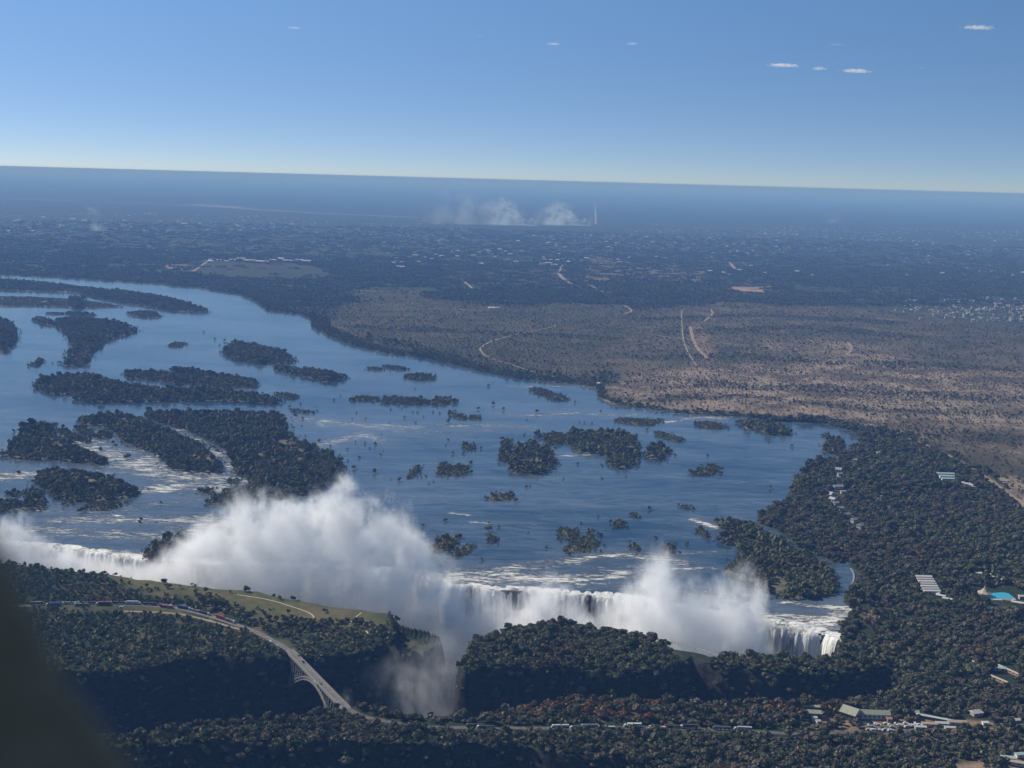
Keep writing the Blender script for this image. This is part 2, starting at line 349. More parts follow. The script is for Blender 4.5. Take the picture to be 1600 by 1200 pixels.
# ------------------------------------------------------------------ river water with rapids
FOAM = [  # (pixel polyline, half width in px (vertical), strength)
 ([(0, 745), (60, 742), (110, 748)], 16, .9), ([(0, 790), (100, 800), (220, 792), (330, 775)], 14, .75), ([(120, 700), (250, 735), (360, 755), (430, 750)], 36, .88), ([(160, 770), (300, 760), (420, 772)], 16, .9), ([(100, 812), (260, 812), (380, 812)], 18, .85), ([(0, 690), (40, 730)], 12, .7), ([(130, 670), (200, 690), (250, 700)], 22, .55),
 ([(60, 830), (150, 835), (260, 838), (330, 820)], 20, .85), ([(0, 860), (200, 868), (330, 878)], 14, 1.0), ([(280, 672), (320, 695), (360, 722), (370, 745)], 9, .8), ([(215, 800), (330, 792), (400, 790)], 10, .6),
 ([(455, 652), (560, 664), (650, 667), (770, 665), (830, 668)], 6, .80), ([(470, 660), (700, 678), (760, 672)], 11, .70), ([(500, 695), (540, 685), (570, 680), (600, 690)], 9, .80), ([(800, 604), (860, 604), (920, 603)], 2.2, .86),
 ([(780, 650), (850, 649), (900, 646), (990, 649)], 3.5, .86), ([(1040, 660), (1075, 654), (1100, 652), (1135, 654)], 4.5, .92), ([(1100, 683), (1130, 690)], 5, .6), ([(1280, 661), (1215, 661), (1175, 657)], 1.5, .7), ([(875, 712), (920, 711)], 3, .9), ([(300, 575), (370, 576)], 2, .6), ([(520, 566), (560, 567)], 2, .5),
 ([(690, 902), (740, 895), (800, 888), (880, 880), (930, 870), (1000, 868), (1060, 880)], 13, .88), ([(700, 893), (780, 884), (860, 878)], 8, .8), ([(880, 892), (980, 886), (1060, 893)], 12, .72), ([(960, 915), (1060, 925), (1180, 945)], 10, .75), ([(700, 908), (800, 903), (900, 908), (960, 900)], 22, .92), ([(930, 900), (960, 903)], 5, 1.0), ([(750, 815), (810, 815), (840, 822)], 5, .65), ([(735, 816), (765, 818)], 3, .9), ([(705, 802), (730, 805)], 2.5, .95),
 ([(1082, 812), (1095, 816), (1118, 825)], 4.5, 1.0), ([(1060, 865), (1130, 862)], 4, .8), ([(1040, 890), (1100, 888), (1150, 890)], 4, .9), ([(1100, 925), (1160, 927), (1230, 930)], 7, .7),
 ([(1180, 965), (1250, 970), (1300, 975), (1325, 958)], 22, .95), ([(1225, 942), (1270, 948), (1330, 950)], 8, .9), ([(640, 776), (700, 776)], 2, .8), ([(490, 775), (530, 776)], 3, .8), ([(1180, 720), (1000, 850)], 1, .2), ([(560, 830), (680, 880)], 20, .6)]
rm = (GX > -8000) & (GX < 4000) & (GY > 1000) & (GY < 15000)
rs = np.full(GX.shape, -1e3); rs[rm] = sdf(GX[rm], GY[rm], RIVER)
lipd = np.full(GX.shape, 1e3); q = rm & (GY < 2600); lipd[q] = segdist(GX[q], GY[q], LIP)
gd = np.full(GX.shape, -1e3); gd[q] = sdf(GX[q], GY[q], G1)
okv = (rs > -40) & (gd < -1.0)
ok = okv.ravel()[quads].all(1) & (rs.ravel()[quads].max(1) > -30)
used, inv = np.unique(quads[ok].ravel(), return_inverse=True)
wx, wy = gx[used], gy[used]; wpx, wpy = proj(wx, wy, 0)
foam = np.zeros(len(wx))
for L, hw, st in FOAM:
    bx = [min(p[0] for p in L)-60, max(p[0] for p in L)+60]; s = (wpx > bx[0]) & (wpx < bx[1])
    L2 = [(p[0]*.25, p[1]) for p in L]
    foam[s] = np.maximum(foam[s], st*np.exp(-(segdist(wpx[s]*.25, wpy[s], L2)/(hw*1.0))**2))
ld = lipd.ravel()[used]
foam = np.maximum(foam, 1.0*np.exp(-(ld/16)**2))
wz = .3+foam*np.where(ld < 200, 1.2, .6)*np.clip(vn(wx, wy, 22, 8)+.2, 0, 1)+vn(wx, wy, 300, 6)*.1
W = bpy.data.materials.new('river_water'); W.use_nodes = True; g = NG(W.node_tree); b = W.node_tree.nodes['Principled BSDF']
geo = W.node_tree.nodes.new('ShaderNodeNewGeometry'); pos = geo.outputs['Position']
nf = g.noise(g.mapv(pos, (.16, .6, 1), (0, 0, .12)), .42, 6, .78, 1.0)
nc = g.noise(g.mapv(pos, (.18, .75, 1), (0, 0, -.08)), .085, 6, .7, 1.2)
fa = g.attr('foam').outputs['Fac']
thr = g.m('SUBTRACT', .80, g.m('MULTIPLY', fa, .365))
fm = g.mr(g.m('ADD', g.m('MULTIPLY', nf, .55), g.m('MULTIPLY', nc, .45)), thr, g.m('ADD', thr, .055))
tone = g.m('ADD', g.m('MULTIPLY', g.noise(g.mapv(pos, (.35, 1, 1), (0, 0, .1)), .004, 5, .6, 1.0), .5), g.m('MULTIPLY', g.noise(g.mapv(pos, (.3, 1, 1), (0, 0, -.12)), .035, 4, .65, 1.5), .5))
wc0 = g.mix(g.mr(tone, .40, .60), (.012, .034, .064), (.088, .120, .162)); wc = g.mix(g.m('MULTIPLY', fa, .40, clamp=True), wc0, (.15, .155, .15))
W.node_tree.links.new(g.mix(fm, wc, (.80, .77, .70)), b.inputs['Base Color'])
W.node_tree.links.new(g.m('MULTIPLY_ADD', fm, .6, .10), b.inputs['Roughness'])
b.inputs['IOR'].default_value = 1.33; b.inputs['Specular IOR Level'].default_value = .5
h0 = g.bump(g.noise(g.mapv(pos, (.3, 1, 1), (0, 0, -.1)), .03, 4, .6, 1.2), .5)
h1 = g.bump(g.noise(g.mapv(pos, (.5, 1, 1), (0, 0, .15)), .09, 6, .7, .4), .26, 1.0, h0)
W.node_tree.links.new(g.bump(g.m('MULTIPLY', fm, nf), 2.0, 1.0, h1), b.inputs['Normal'])
water = link_mesh('river', np.stack([wx, wy, wz], -1), inv.reshape(-1, 4), W, smooth=True); water['kind'] = 'structure'
fattr(water.data, 'foam', foam)
# dark water on the gorge floor
GWm = mat('gorge_water', (.02, .035, .03), .2, bump=(.1, .6))
gw = link_mesh('gorge_river', [(-1600, 900, -100), (1400, 900, -100), (1400, 2300, -100), (-1600, 2300, -100)], [(0, 1, 2, 3)], GWm); gw['kind'] = 'structure'

# ------------------------------------------------------------------ the falling curtain
def resample(line, step):
    line = np.asarray(line, float); d = np.r_[0, np.cumsum(np.hypot(*np.diff(line, axis=0).T))]
    t = np.linspace(0, d[-1], max(2, int(d[-1]/step)+1)); return np.stack([np.interp(t, d, line[:, 0]), np.interp(t, d, line[:, 1])], -1), t
C, tc = resample(LIP, 1.0)
tan = np.gradient(C, axis=0); tan /= np.hypot(*tan.T)[:, None]; nrm = np.stack([tan[:, 1], -tan[:, 0]], -1)
for k in range(3): nrm[:, 0] = np.convolve(nrm[:, 0], np.ones(31)/31, 'same'); nrm[:, 1] = np.convolve(nrm[:, 1], np.ones(31)/31, 'same')
nrm /= np.hypot(*nrm.T)[:, None]
if nrm[len(nrm)//2, 1] > 0: nrm = -nrm                  # towards the gorge
prof = [(-26, .25), (-14, .9), (-7, 1.1), (-2, .9), (1, -.2), (3, -2.5), (5, -6), (7, -12), (8.5, -20), (9.5, -30), (10.5, -42), (11.5, -56), (12.5, -72), (13.5, -88), (14, -101)]
V = []; K = len(prof); flute = vn(tc, tc*0, 5, 50, 2)*1.8+vn(tc, tc*0, 30, 51, 3)*7
for k, (o, z) in enumerate(prof):
    f = np.clip((k-2)/5, 0, 1)
    of = o+flute*f+vn(tc, tc*0+k*.6, 9, 52, 2)*1.0*f
    V.append(np.stack([C[:, 0]+nrm[:, 0]*of, C[:, 1]+nrm[:, 1]*of, np.full(len(C), z)+(vn(tc, tc*0+k, 7, 53)*.9 if k in (1, 2, 3) else 0)], -1))
V = np.concatenate(V); n = len(C); i, j = np.meshgrid(np.arange(K-1), np.arange(n-1), indexing='ij')
Q = np.stack([i*n+j, i*n+j+1, (i+1)*n+j+1, (i+1)*n+j], -1).reshape(-1, 4)
FM = bpy.data.materials.new('falling_water'); FM.use_nodes = True; g = NG(FM.node_tree); b = FM.node_tree.nodes['Principled BSDF']
geo = FM.node_tree.nodes.new('ShaderNodeNewGeometry'); pos = geo.outputs['Position']
st = g.noise(g.mapv(pos, (1, 1, .05)), .16, 6, .72, .3); st2 = g.noise(g.mapv(pos, (1, 1, .08)), .022, 3, .7)
f = g.mr(g.m('ADD', g.m('MULTIPLY', st, .5), g.m('MULTIPLY', st2, .5)), .40, .53)
FM.node_tree.links.new(g.mix(f, (.16, .15, .135), (.80, .80, .76)), b.inputs['Base Color']); b.inputs['Roughness'].default_value = .7
FM.node_tree.links.new(g.bump(st, 2.5), b.inputs['Normal'])
falls = link_mesh('waterfall', V, Q[:, ::-1], FM, smooth=True)
tag(falls, 'wide white curtain of falling water pouring over the long gorge lip', 'waterfall')

# ------------------------------------------------------------------ trees: prototypes (kept outside the scene, instanced or copied)
def leafmat(name, c1, c2, patch=None):
    M = bpy.data.materials.new(name); M.use_nodes = True; g = NG(M.node_tree); b = M.node_tree.nodes['Principled BSDF']
    b.inputs['Roughness'].default_value = .85; b.inputs['Specular IOR Level'].default_value = .15
    oi = M.node_tree.nodes.new('ShaderNodeObjectInfo'); geo = M.node_tree.nodes.new('ShaderNodeNewGeometry')
    c = g.mix(oi.outputs['Random'], c1, c2)
    c = g.mix(g.mr(g.noise(geo.outputs['Position'], .9, 2), .35, .7), c, tuple(min(1, k*1.7) for k in c2))
    if patch: c = g.mix(g.mr(g.noise(geo.outputs['Position'], .009, 4, .6), .53, .64, 0, .8), c, patch)
    M.node_tree.links.new(c, b.inputs['Base Color']); return M
L_DARK = leafmat('foliage_dark', (.030, .036, .020), (.078, .076, .042), (.11, .085, .055))
L_MID = leafmat('foliage_mid', (.048, .056, .027), (.130, .130, .066), (.15, .105, .06))
L_BROWN = leafmat('foliage_brown', (.080, .068, .050), (.130, .108, .080))
L_RUST = leafmat('foliage_rust', (.14, .062, .038), (.23, .112, .066))
L_DRY = leafmat('foliage_dry', (.09, .066, .045), (.17, .125, .085))
BARK = mat('bark', (.09, .07, .055), .95)
def quads_on(r, cen, n, size, rs, flat=1.0):
    """n leaf clumps spread over an ellipsoid r about cen, facing roughly outwards"""
    d = rs.normal(size=(n, 3)); d /= np.linalg.norm(d, axis=1)[:, None]; d[:, 2] = np.where(d[:, 2] < -.35, -d[:, 2], d[:, 2])
    p = cen+d*r*rs.uniform(.72, 1.08, (n, 1))
    nn = d+rs.normal(size=(n, 3))*.55; nn /= np.linalg.norm(nn, axis=1)[:, None]
    u = np.cross(nn, rs.normal(size=(n, 3))); u /= np.linalg.norm(u, axis=1)[:, None]; v = np.cross(nn, u)
    s = size*rs.uniform(.6, 1.3, (n, 1)); V = np.stack([p-u*s-v*s*.7, p+u*s-v*s*.7, p+u*s*.8+v*s*.8, p-u*s*.7+v*s*.9], 1)
    V += rs.normal(size=V.shape)*size*.15
    return V.reshape(-1, 3)
def crown_mesh(name, seed, R, Hh, lobes, per, size, m, core=True, base=.35):
    rs = np.random.default_rng(seed); V = []; Fc = []
    for k in range(lobes):
        a = rs.uniform(0, 2*math.pi); rr = R*.58*math.sqrt(rs.uniform(0, 1)) if k else 0
        top = 1-(rr/R)**2*.6
        lr = R*rs.uniform(.38, .60) if lobes > 1 else R*.9
        cen = np.array([rr*math.cos(a), rr*math.sin(a), Hh*(base+(.72-base)*rs.uniform(.3, 1)*top)])
        rad3 = np.array([lr, lr*rs.uniform(.85, 1.1), min(lr*.8, Hh-cen[2])])
        q = quads_on(rad3, cen, per, size, rs); n0 = len(V); V += list(q); Fc += [(n0+4*i, n0+4*i+1, n0+4*i+2, n0+4*i+3) for i in range(per)]
        if core:
            n0 = len(V); seg = 6
            rings = [(-.6, .5), (0, .78), (.55, .6)]
            for z, s in rings:
                for i in range(seg):
                    t = 2*math.pi*i/seg+k; jt = rs.uniform(.85, 1.15)
                    V.append(cen+np.array([math.cos(t)*rad3[0]*s*jt, math.sin(t)*rad3[1]*s*jt, rad3[2]*z]))
            V.append(cen+np.array([0, 0, rad3[2]*.8]))
            for a_ in range(2):
                for i in range(seg): Fc.append((n0+a_*seg+i, n0+a_*seg+(i+1) % seg, n0+(a_+1)*seg+(i+1) % seg, n0+(a_+1)*seg+i))
            for i in range(seg): Fc.append((n0+2*seg+i, n0+2*seg+(i+1) % seg, n0+3*seg))
    me = bpy.data.meshes.new(name); me.from_pydata([tuple(map(float, v)) for v in V], [], Fc); me.materials.append(m); me.update(); return me
def trunk_mesh(name, seed, Hh, r0, R):
    b = MB(); rs = np.random.default_rng(seed); t = Hh*.42
    b.cyl((0, 0, t/2-.4), r0, t+.8, 7, r2=r0*.6)
    for k in range(4):
        a = k*1.57+rs.uniform(0, .8); z = t*rs.uniform(.6, .95)
        b.bar((0, 0, z), (math.cos(a)*R*.5, math.sin(a)*R*.5, z+Hh*.25), r0*.5)
    me = bpy.data.meshes.new(name); me.from_pydata(b.V, [], b.F); me.materials.append(BARK); me.update(); return me
def joined(name, meshes, offs=None):
    V = []; Fc = []; mi = []; mats = []
    for k, me in enumerate(meshes):
        ox, oy, sc = offs[k] if offs else (0, 0, 1); n = len(V)
        V += [(v.co.x*sc+ox, v.co.y*sc+oy, v.co.z*sc) for v in me.vertices]
        mt = me.materials[0]
        if mt not in mats: mats.append(mt)
        for p in me.polygons: Fc.append([n+q for q in p.vertices]); mi.append(mats.index(mt))
    M = bpy.data.meshes.new(name); M.from_pydata(V, [], Fc)
    for q in mats: M.materials.append(q)
    M.polygons.foreach_set('material_index', mi); M.update(); return M
def ob(name, me): return bpy.data.objects.new(name, me)
NEAR = []   # (crown, trunk) pairs for single trees
for k, (R, Hh, m) in enumerate([(6.0, 12.5, L_DARK), (5.2, 10, L_MID), (4.6, 8.5, L_BROWN), (4.8, 9, L_RUST), (5.6, 11, L_DARK), (4.4, 8, L_MID)]):
    NEAR.append((crown_mesh('crown', 100+k, R, Hh, 8, 34, .95, m), trunk_mesh('trunk', 100+k, Hh, .35, R)))
PROTO = [ob('tree_a', joined('tree_a', NEAR[0])), ob('tree_b', joined('tree_b', NEAR[1])), ob('tree_c', joined('tree_c', NEAR[2])), ob('tree_d', joined('tree_d', NEAR[3])),
         ob('tree_e', crown_mesh('tree_e', 31, 6, 10.5, 6, 16, 1.5, L_DARK, base=.25)), ob('tree_f', crown_mesh('tree_f', 32, 5, 8.5, 5, 16, 1.3, L_MID, base=.25)),
         ob('bush_a', crown_mesh('bush_a', 33, 2.6, 3.6, 3, 12, .8, L_MID, base=.2)), ob('bush_b', crown_mesh('bush_b', 34, 2.2, 2.6, 3, 10, .7, L_DRY, base=.2))]
rs = np.random.default_rng(5)
far_a = crown_mesh('far_a', 41, 6.5, 9, 3, 9, 2.3, L_DARK, base=.2); far_b = crown_mesh('far_b', 42, 5.5, 8, 3, 9, 2.0, L_MID, base=.2); far_c = crown_mesh('far_c', 43, 4.5, 6, 2, 9, 1.8, L_BROWN, base=.2)
for kinds in ((far_a, far_a, far_b), (far_b, far_c, far_a)):
    ms = [kinds[int(rs.integers(3))] for _ in range(13)]
    PROTO.append(ob('grove', joined('grove', ms, [(rs.uniform(-26, 26), rs.uniform(-26, 26), rs.uniform(.7, 1.2)) for _ in ms])))
hp = MB(); hp.box((0, 0, 2), (12, 8, 4)); hp.box((0, 0, 4.4), (13, 9, .9), taper=.75, mi=1)
hm_ = bpy.data.meshes.new('far_roof'); hm_.from_pydata(hp.V, [], hp.F); hm_.materials.append(mat('far_wall', (.35, .32, .29))); hm_.materials.append(mat('far_roof', (.34, .32, .30), .7, rnd=.5)); hm_.polygons.foreach_set('material_index', hp.I); hm_.update(); PROTO.append(ob('far_roof', hm_))
# 0..3 near trees, 4,5 crowns, 6 green bush, 7 dry bush, 8,9 groves
NGT = bpy.data.node_groups.new('scatter', 'GeometryNodeTree')
NGT.interface.new_socket('Geometry', in_out='INPUT', socket_type='NodeSocketGeometry'); NGT.interface.new_socket('Geometry', in_out='OUTPUT', socket_type='NodeSocketGeometry')
N = NGT.nodes; Lk = NGT.links; gi = N.new('NodeGroupInput'); go = N.new('NodeGroupOutput'); jn = N.new('GeometryNodeJoinGeometry')
def named(nm, ty):
    q = N.new('GeometryNodeInputNamedAttribute'); q.data_type = ty; q.inputs['Name'].default_value = nm; return q.outputs['Attribute']
ai = named('idx', 'INT'); as_ = named('scl', 'FLOAT'); ar = named('rot', 'FLOAT')
cr_ = N.new('ShaderNodeCombineXYZ'); Lk.new(ar, cr_.inputs['Z'])
cs_ = N.new('ShaderNodeCombineXYZ'); Lk.new(as_, cs_.inputs[0]); Lk.new(named('sy', 'FLOAT'), cs_.inputs[1]); Lk.new(named('sz', 'FLOAT'), cs_.inputs[2])
for k, p in enumerate(PROTO):
    cmp = N.new('FunctionNodeCompare'); cmp.data_type = 'INT'; cmp.operation = 'EQUAL'
    ins = [s for s in cmp.inputs if s.enabled]; Lk.new(ai, ins[0]); ins[1].default_value = k
    oi = N.new('GeometryNodeObjectInfo'); oi.inputs['Object'].default_value = p
    ip = N.new('GeometryNodeInstanceOnPoints'); Lk.new(gi.outputs[0], ip.inputs['Points']); Lk.new(cmp.outputs[0], ip.inputs['Selection'])
    Lk.new(oi.outputs['Geometry'], ip.inputs['Instance']); Lk.new(cr_.outputs[0], ip.inputs['Rotation']); Lk.new(cs_.outputs[0], ip.inputs['Scale'])
    Lk.new(ip.outputs[0], jn.inputs[0])
Lk.new(jn.outputs[0], go.inputs[0])
def scatter(name, x, y, z, idx, scl, parent=None, origin=(0, 0, 0)):
    me = bpy.data.meshes.new(name); n = len(x); me.vertices.add(n)
    me.vertices.foreach_set('co', (np.stack([x, y, z], -1)-np.array(origin)).astype(np.float32).ravel())
    a = me.attributes.new('idx', 'INT', 'POINT'); a.data.foreach_set('value', np.asarray(idx, np.int32))
    scl = np.asarray(scl, float)*np.ones(n); fattr(me, 'scl', scl*rng.uniform(.8, 1.2, n)); fattr(me, 'sy', scl*rng.uniform(.8, 1.25, n)); fattr(me, 'sz', scl*rng.uniform(.72, 1.25, n)); fattr(me, 'rot', rng.uniform(0, 6.28, n))
    o = bpy.data.objects.new(name, me); COL.objects.link(o)
    md = o.modifiers.new('scatter', 'NODES'); md.node_group = NGT; o['kind'] = 'stuff'
    if parent: o.parent = parent
    return o
def near_tree(name, label, x, y, z, sc, k, group=None):
    o = empty(name, (x, y, z), random.uniform(0, 6.28)); o.scale = (sc, sc, sc*random.uniform(.9, 1.15))
    tag(o, label, 'tree', group)
    for nm, me in zip(('crown', 'trunk'), NEAR[k]):
        c = bpy.data.objects.new(nm, me); COL.objects.link(c); c.parent = o
    return o

# ------------------------------------------------------------------ islands
ISL = [
 ('ISLAND', 'long dark wooded island strip under the far river bank at upper left', [(-60, 437), (0, 438), (60, 441), (130, 450), (200, 456), (250, 463), (290, 473), (325, 485), (322, 489), (300, 488), (270, 487), (235, 481), (190, 474), (150, 466), (120, 458), (60, 456), (-60, 452)], 1, 4),
 ('ISLAND', 'low marshy island with pale water gaps just below the long wooded strip', [(-60, 464), (50, 465), (100, 468), (150, 473), (195, 480), (130, 482), (60, 479), (-60, 479)], .7, 6),
 ('ISLAND', 'round clump of tall trees at the middle of the marshy island edge', [(107, 468), (118, 464), (130, 468), (132, 480), (118, 483), (108, 478)], 1.3, 4),
 ('ISLAND', 'big T shaped wooded island in the wide water at upper left', [(85, 503), (100, 498), (130, 499), (160, 501), (185, 505), (210, 511), (217, 518), (200, 524), (165, 533), (160, 541), (142, 553), (140, 566), (125, 573), (97, 573), (95, 568), (110, 562), (103, 551), (112, 545), (108, 535), (110, 527), (100, 520), (88, 512)], 1, 4),
 ('ISLAND', 'dark wooded island cut by the left edge of the view', [(-60, 500), (5, 500), (20, 505), (28, 525), (22, 543), (5, 552), (-60, 556)], 1, 4),
 ('ISLAND', 'leafy wooded island with tall round trees between upper reach and rapids', [(347, 553), (360, 541), (365, 534), (385, 539), (405, 541), (415, 546), (435, 548), (452, 556), (460, 566), (445, 569), (420, 568), (405, 570), (390, 566), (370, 565), (357, 557)], 1.1, 4),
 ('ISLAND', 'slim wooded island just right of the leafy one with tall trees', [(430, 575), (460, 577), (500, 580), (520, 585), (543, 590), (530, 595), (505, 598), (480, 591), (455, 584), (432, 580)], 1, 4),
 ('ISLAND', 'narrow wooded strip lying above the long dark island', [(195, 583), (210, 580), (250, 584), (275, 587), (262, 579), (300, 577), (310, 581), (340, 586), (390, 594), (405, 602), (400, 606), (375, 605), (350, 608), (320, 604), (290, 599), (275, 603), (250, 596), (220, 593), (197, 591)], .95, 4),
 ('ISLAND', 'long dark wooded island stretching across the left of the river', [(55, 600), (65, 593), (90, 589), (135, 586), (170, 594), (205, 604), (240, 608), (280, 610), (320, 609), (350, 615), (400, 617), (415, 622), (440, 630), (420, 632), (380, 629), (300, 628), (200, 629), (150, 630), (120, 625), (125, 620), (110, 616), (90, 619), (70, 613), (57, 608)], 1.05, 4),
 ('ISLAND', 'largest wooded island of the river ending at the spray cloud', [(225, 647), (300, 645), (380, 646), (440, 650), (446, 655), (442, 660), (450, 674), (462, 690), (487, 699), (520, 715), (541, 734), (530, 749), (505, 766), (470, 776), (430, 781), (400, 771), (390, 756), (366, 738), (360, 715), (343, 698), (312, 683), (285, 671), (255, 663), (228, 654)], 1.05, 4),
 ('ISLAND', 'wooded arm island split from the largest island by a foaming channel', [(120, 660), (135, 653), (180, 649), (215, 653), (240, 667), (265, 677), (298, 691), (328, 706), (343, 723), (350, 736), (338, 743), (320, 739), (300, 739), (270, 736), (255, 721), (235, 706), (215, 698), (195, 691), (180, 673), (160, 668), (135, 665)], 1.0, 4),
 ('ISLAND', 'wooded island at far left above the white rapids', [(0, 714), (20, 703), (30, 680), (35, 666), (60, 664), (80, 667), (85, 679), (105, 693), (120, 700), (150, 712), (175, 724), (170, 727), (140, 725), (110, 721), (60, 719), (20, 718)], 1.05, 4),
 ('ISLAND', 'wooded island surrounded by white rapids at left', [(52, 757), (60, 740), (85, 735), (105, 740), (130, 739), (150, 744), (163, 748), (175, 744), (178, 753), (200, 760), (220, 767), (215, 776), (185, 781), (150, 786), (110, 783), (80, 777), (75, 768)], 1.0, 4),
 ('ISLAND', 'dark bushy island between the rapids and the tall spray', [(320, 788), (345, 775), (355, 768), (380, 762), (400, 763), (408, 777), (400, 786), (360, 790), (330, 791)], 1.0, 4),
 ('ISLAND', 'dark rocky island on the brink at left with spray behind it', [(216, 868), (235, 856), (262, 846), (285, 838), (300, 838), (312, 846), (298, 856), (272, 864), (285, 871), (262, 880), (235, 880), (217, 876)], 1.0, 4),
 ('ISLAND', 'triangular wooded island of clumped trees right of the river middle', [(888, 682), (895, 675), (930, 675), (965, 676), (980, 680), (997, 692), (1000, 707), (998, 723), (985, 731), (965, 733), (950, 728), (948, 716), (930, 709), (905, 708), (890, 701)], 1.0, 4),
 ('ISLAND', 'thin tree covered spit joining the triangular island from the left', [(837, 676), (850, 682), (862, 677), (880, 680), (900, 687), (885, 694), (868, 695), (850, 689)], .9, 5),
 ('ISLAND', 'rounded wooded island with grey bare patch in mid river', [(798, 729), (797, 708), (812, 699), (825, 692), (845, 698), (860, 705), (862, 713), (870, 726), (855, 736), (840, 741), (820, 742), (802, 741)], 1.0, 4),
 ('ISLAND', 'narrow upright islet beside the rounded wooded island', [(778, 721), (782, 707), (786, 693), (795, 688), (799, 697), (794, 709), (796, 719), (787, 722)], .8, 5),
 ('ISLAND', 'small wooded island right of the triangular one', [(1005, 709), (1012, 700), (1030, 696), (1050, 706), (1040, 715), (1028, 721), (1010, 716)], .95, 4),
 ('ISLAND', 'wooded island close under the far bank at right', [(1150, 660), (1175, 658), (1200, 662), (1225, 667), (1238, 676), (1230, 680), (1200, 679), (1180, 673), (1160, 669)], 1.0, 4),
 ('ISLAND', 'round tree covered island near the right bank bay', [(1284, 706), (1289, 692), (1300, 686), (1310, 684), (1320, 692), (1318, 704), (1300, 710)], 1.0, 4),
 ('ISLAND', 'green bushy island with sandy point in open water at right', [(1078, 742), (1095, 735), (1105, 729), (1120, 731), (1122, 737), (1110, 742), (1095, 743)], .8, 5),
 ('ISLAND', 'dark rock islet with two bushy humps in open mid river', [(757, 782), (765, 776), (780, 771), (790, 774), (796, 770), (804, 772), (804, 778), (795, 783), (770, 783)], .7, 5),
 ('ISLAND', 'ring shaped cluster of bushes on shallow ground in mid river', [(685, 741), (688, 729), (700, 725), (710, 732), (725, 728), (735, 733), (733, 741), (720, 743), (705, 745), (690, 744)], .7, 5),
 ('ISLAND', 'dark bushy island right beside the tall spray column', [(670, 857), (680, 848), (695, 841), (710, 838), (717, 843), (705, 854), (690, 863), (672, 863)], .8, 5),
 ('ISLAND', 'sunlit green bushy islet right of the spray side island', [(705, 869), (712, 861), (730, 851), (743, 854), (742, 862), (725, 867), (710, 871)], .7, 6),
 ('ISLAND', 'olive islet of low bushes above the brink in the centre', [(870, 832), (880, 826), (895, 828), (905, 835), (895, 842), (882, 844)], .7, 6),
 ('ISLAND', 'branching olive islet of low bushes nearest the central brink', [(877, 857), (895, 848), (905, 843), (925, 841), (935, 847), (933, 853), (925, 861), (905, 863), (890, 861)], .7, 6),
 ('ISLAND', 'big dark wooded island beside the narrow right channel at the brink', [(1115, 820), (1150, 816), (1172, 822), (1190, 837), (1215, 847), (1240, 860), (1268, 874), (1292, 892), (1312, 907), (1308, 923), (1290, 936), (1250, 939), (1210, 931), (1175, 917), (1150, 906), (1130, 892), (1150, 880), (1165, 867), (1150, 854), (1120, 849), (1125, 840), (1142, 836), (1130, 828)], 1.05, 4),
]
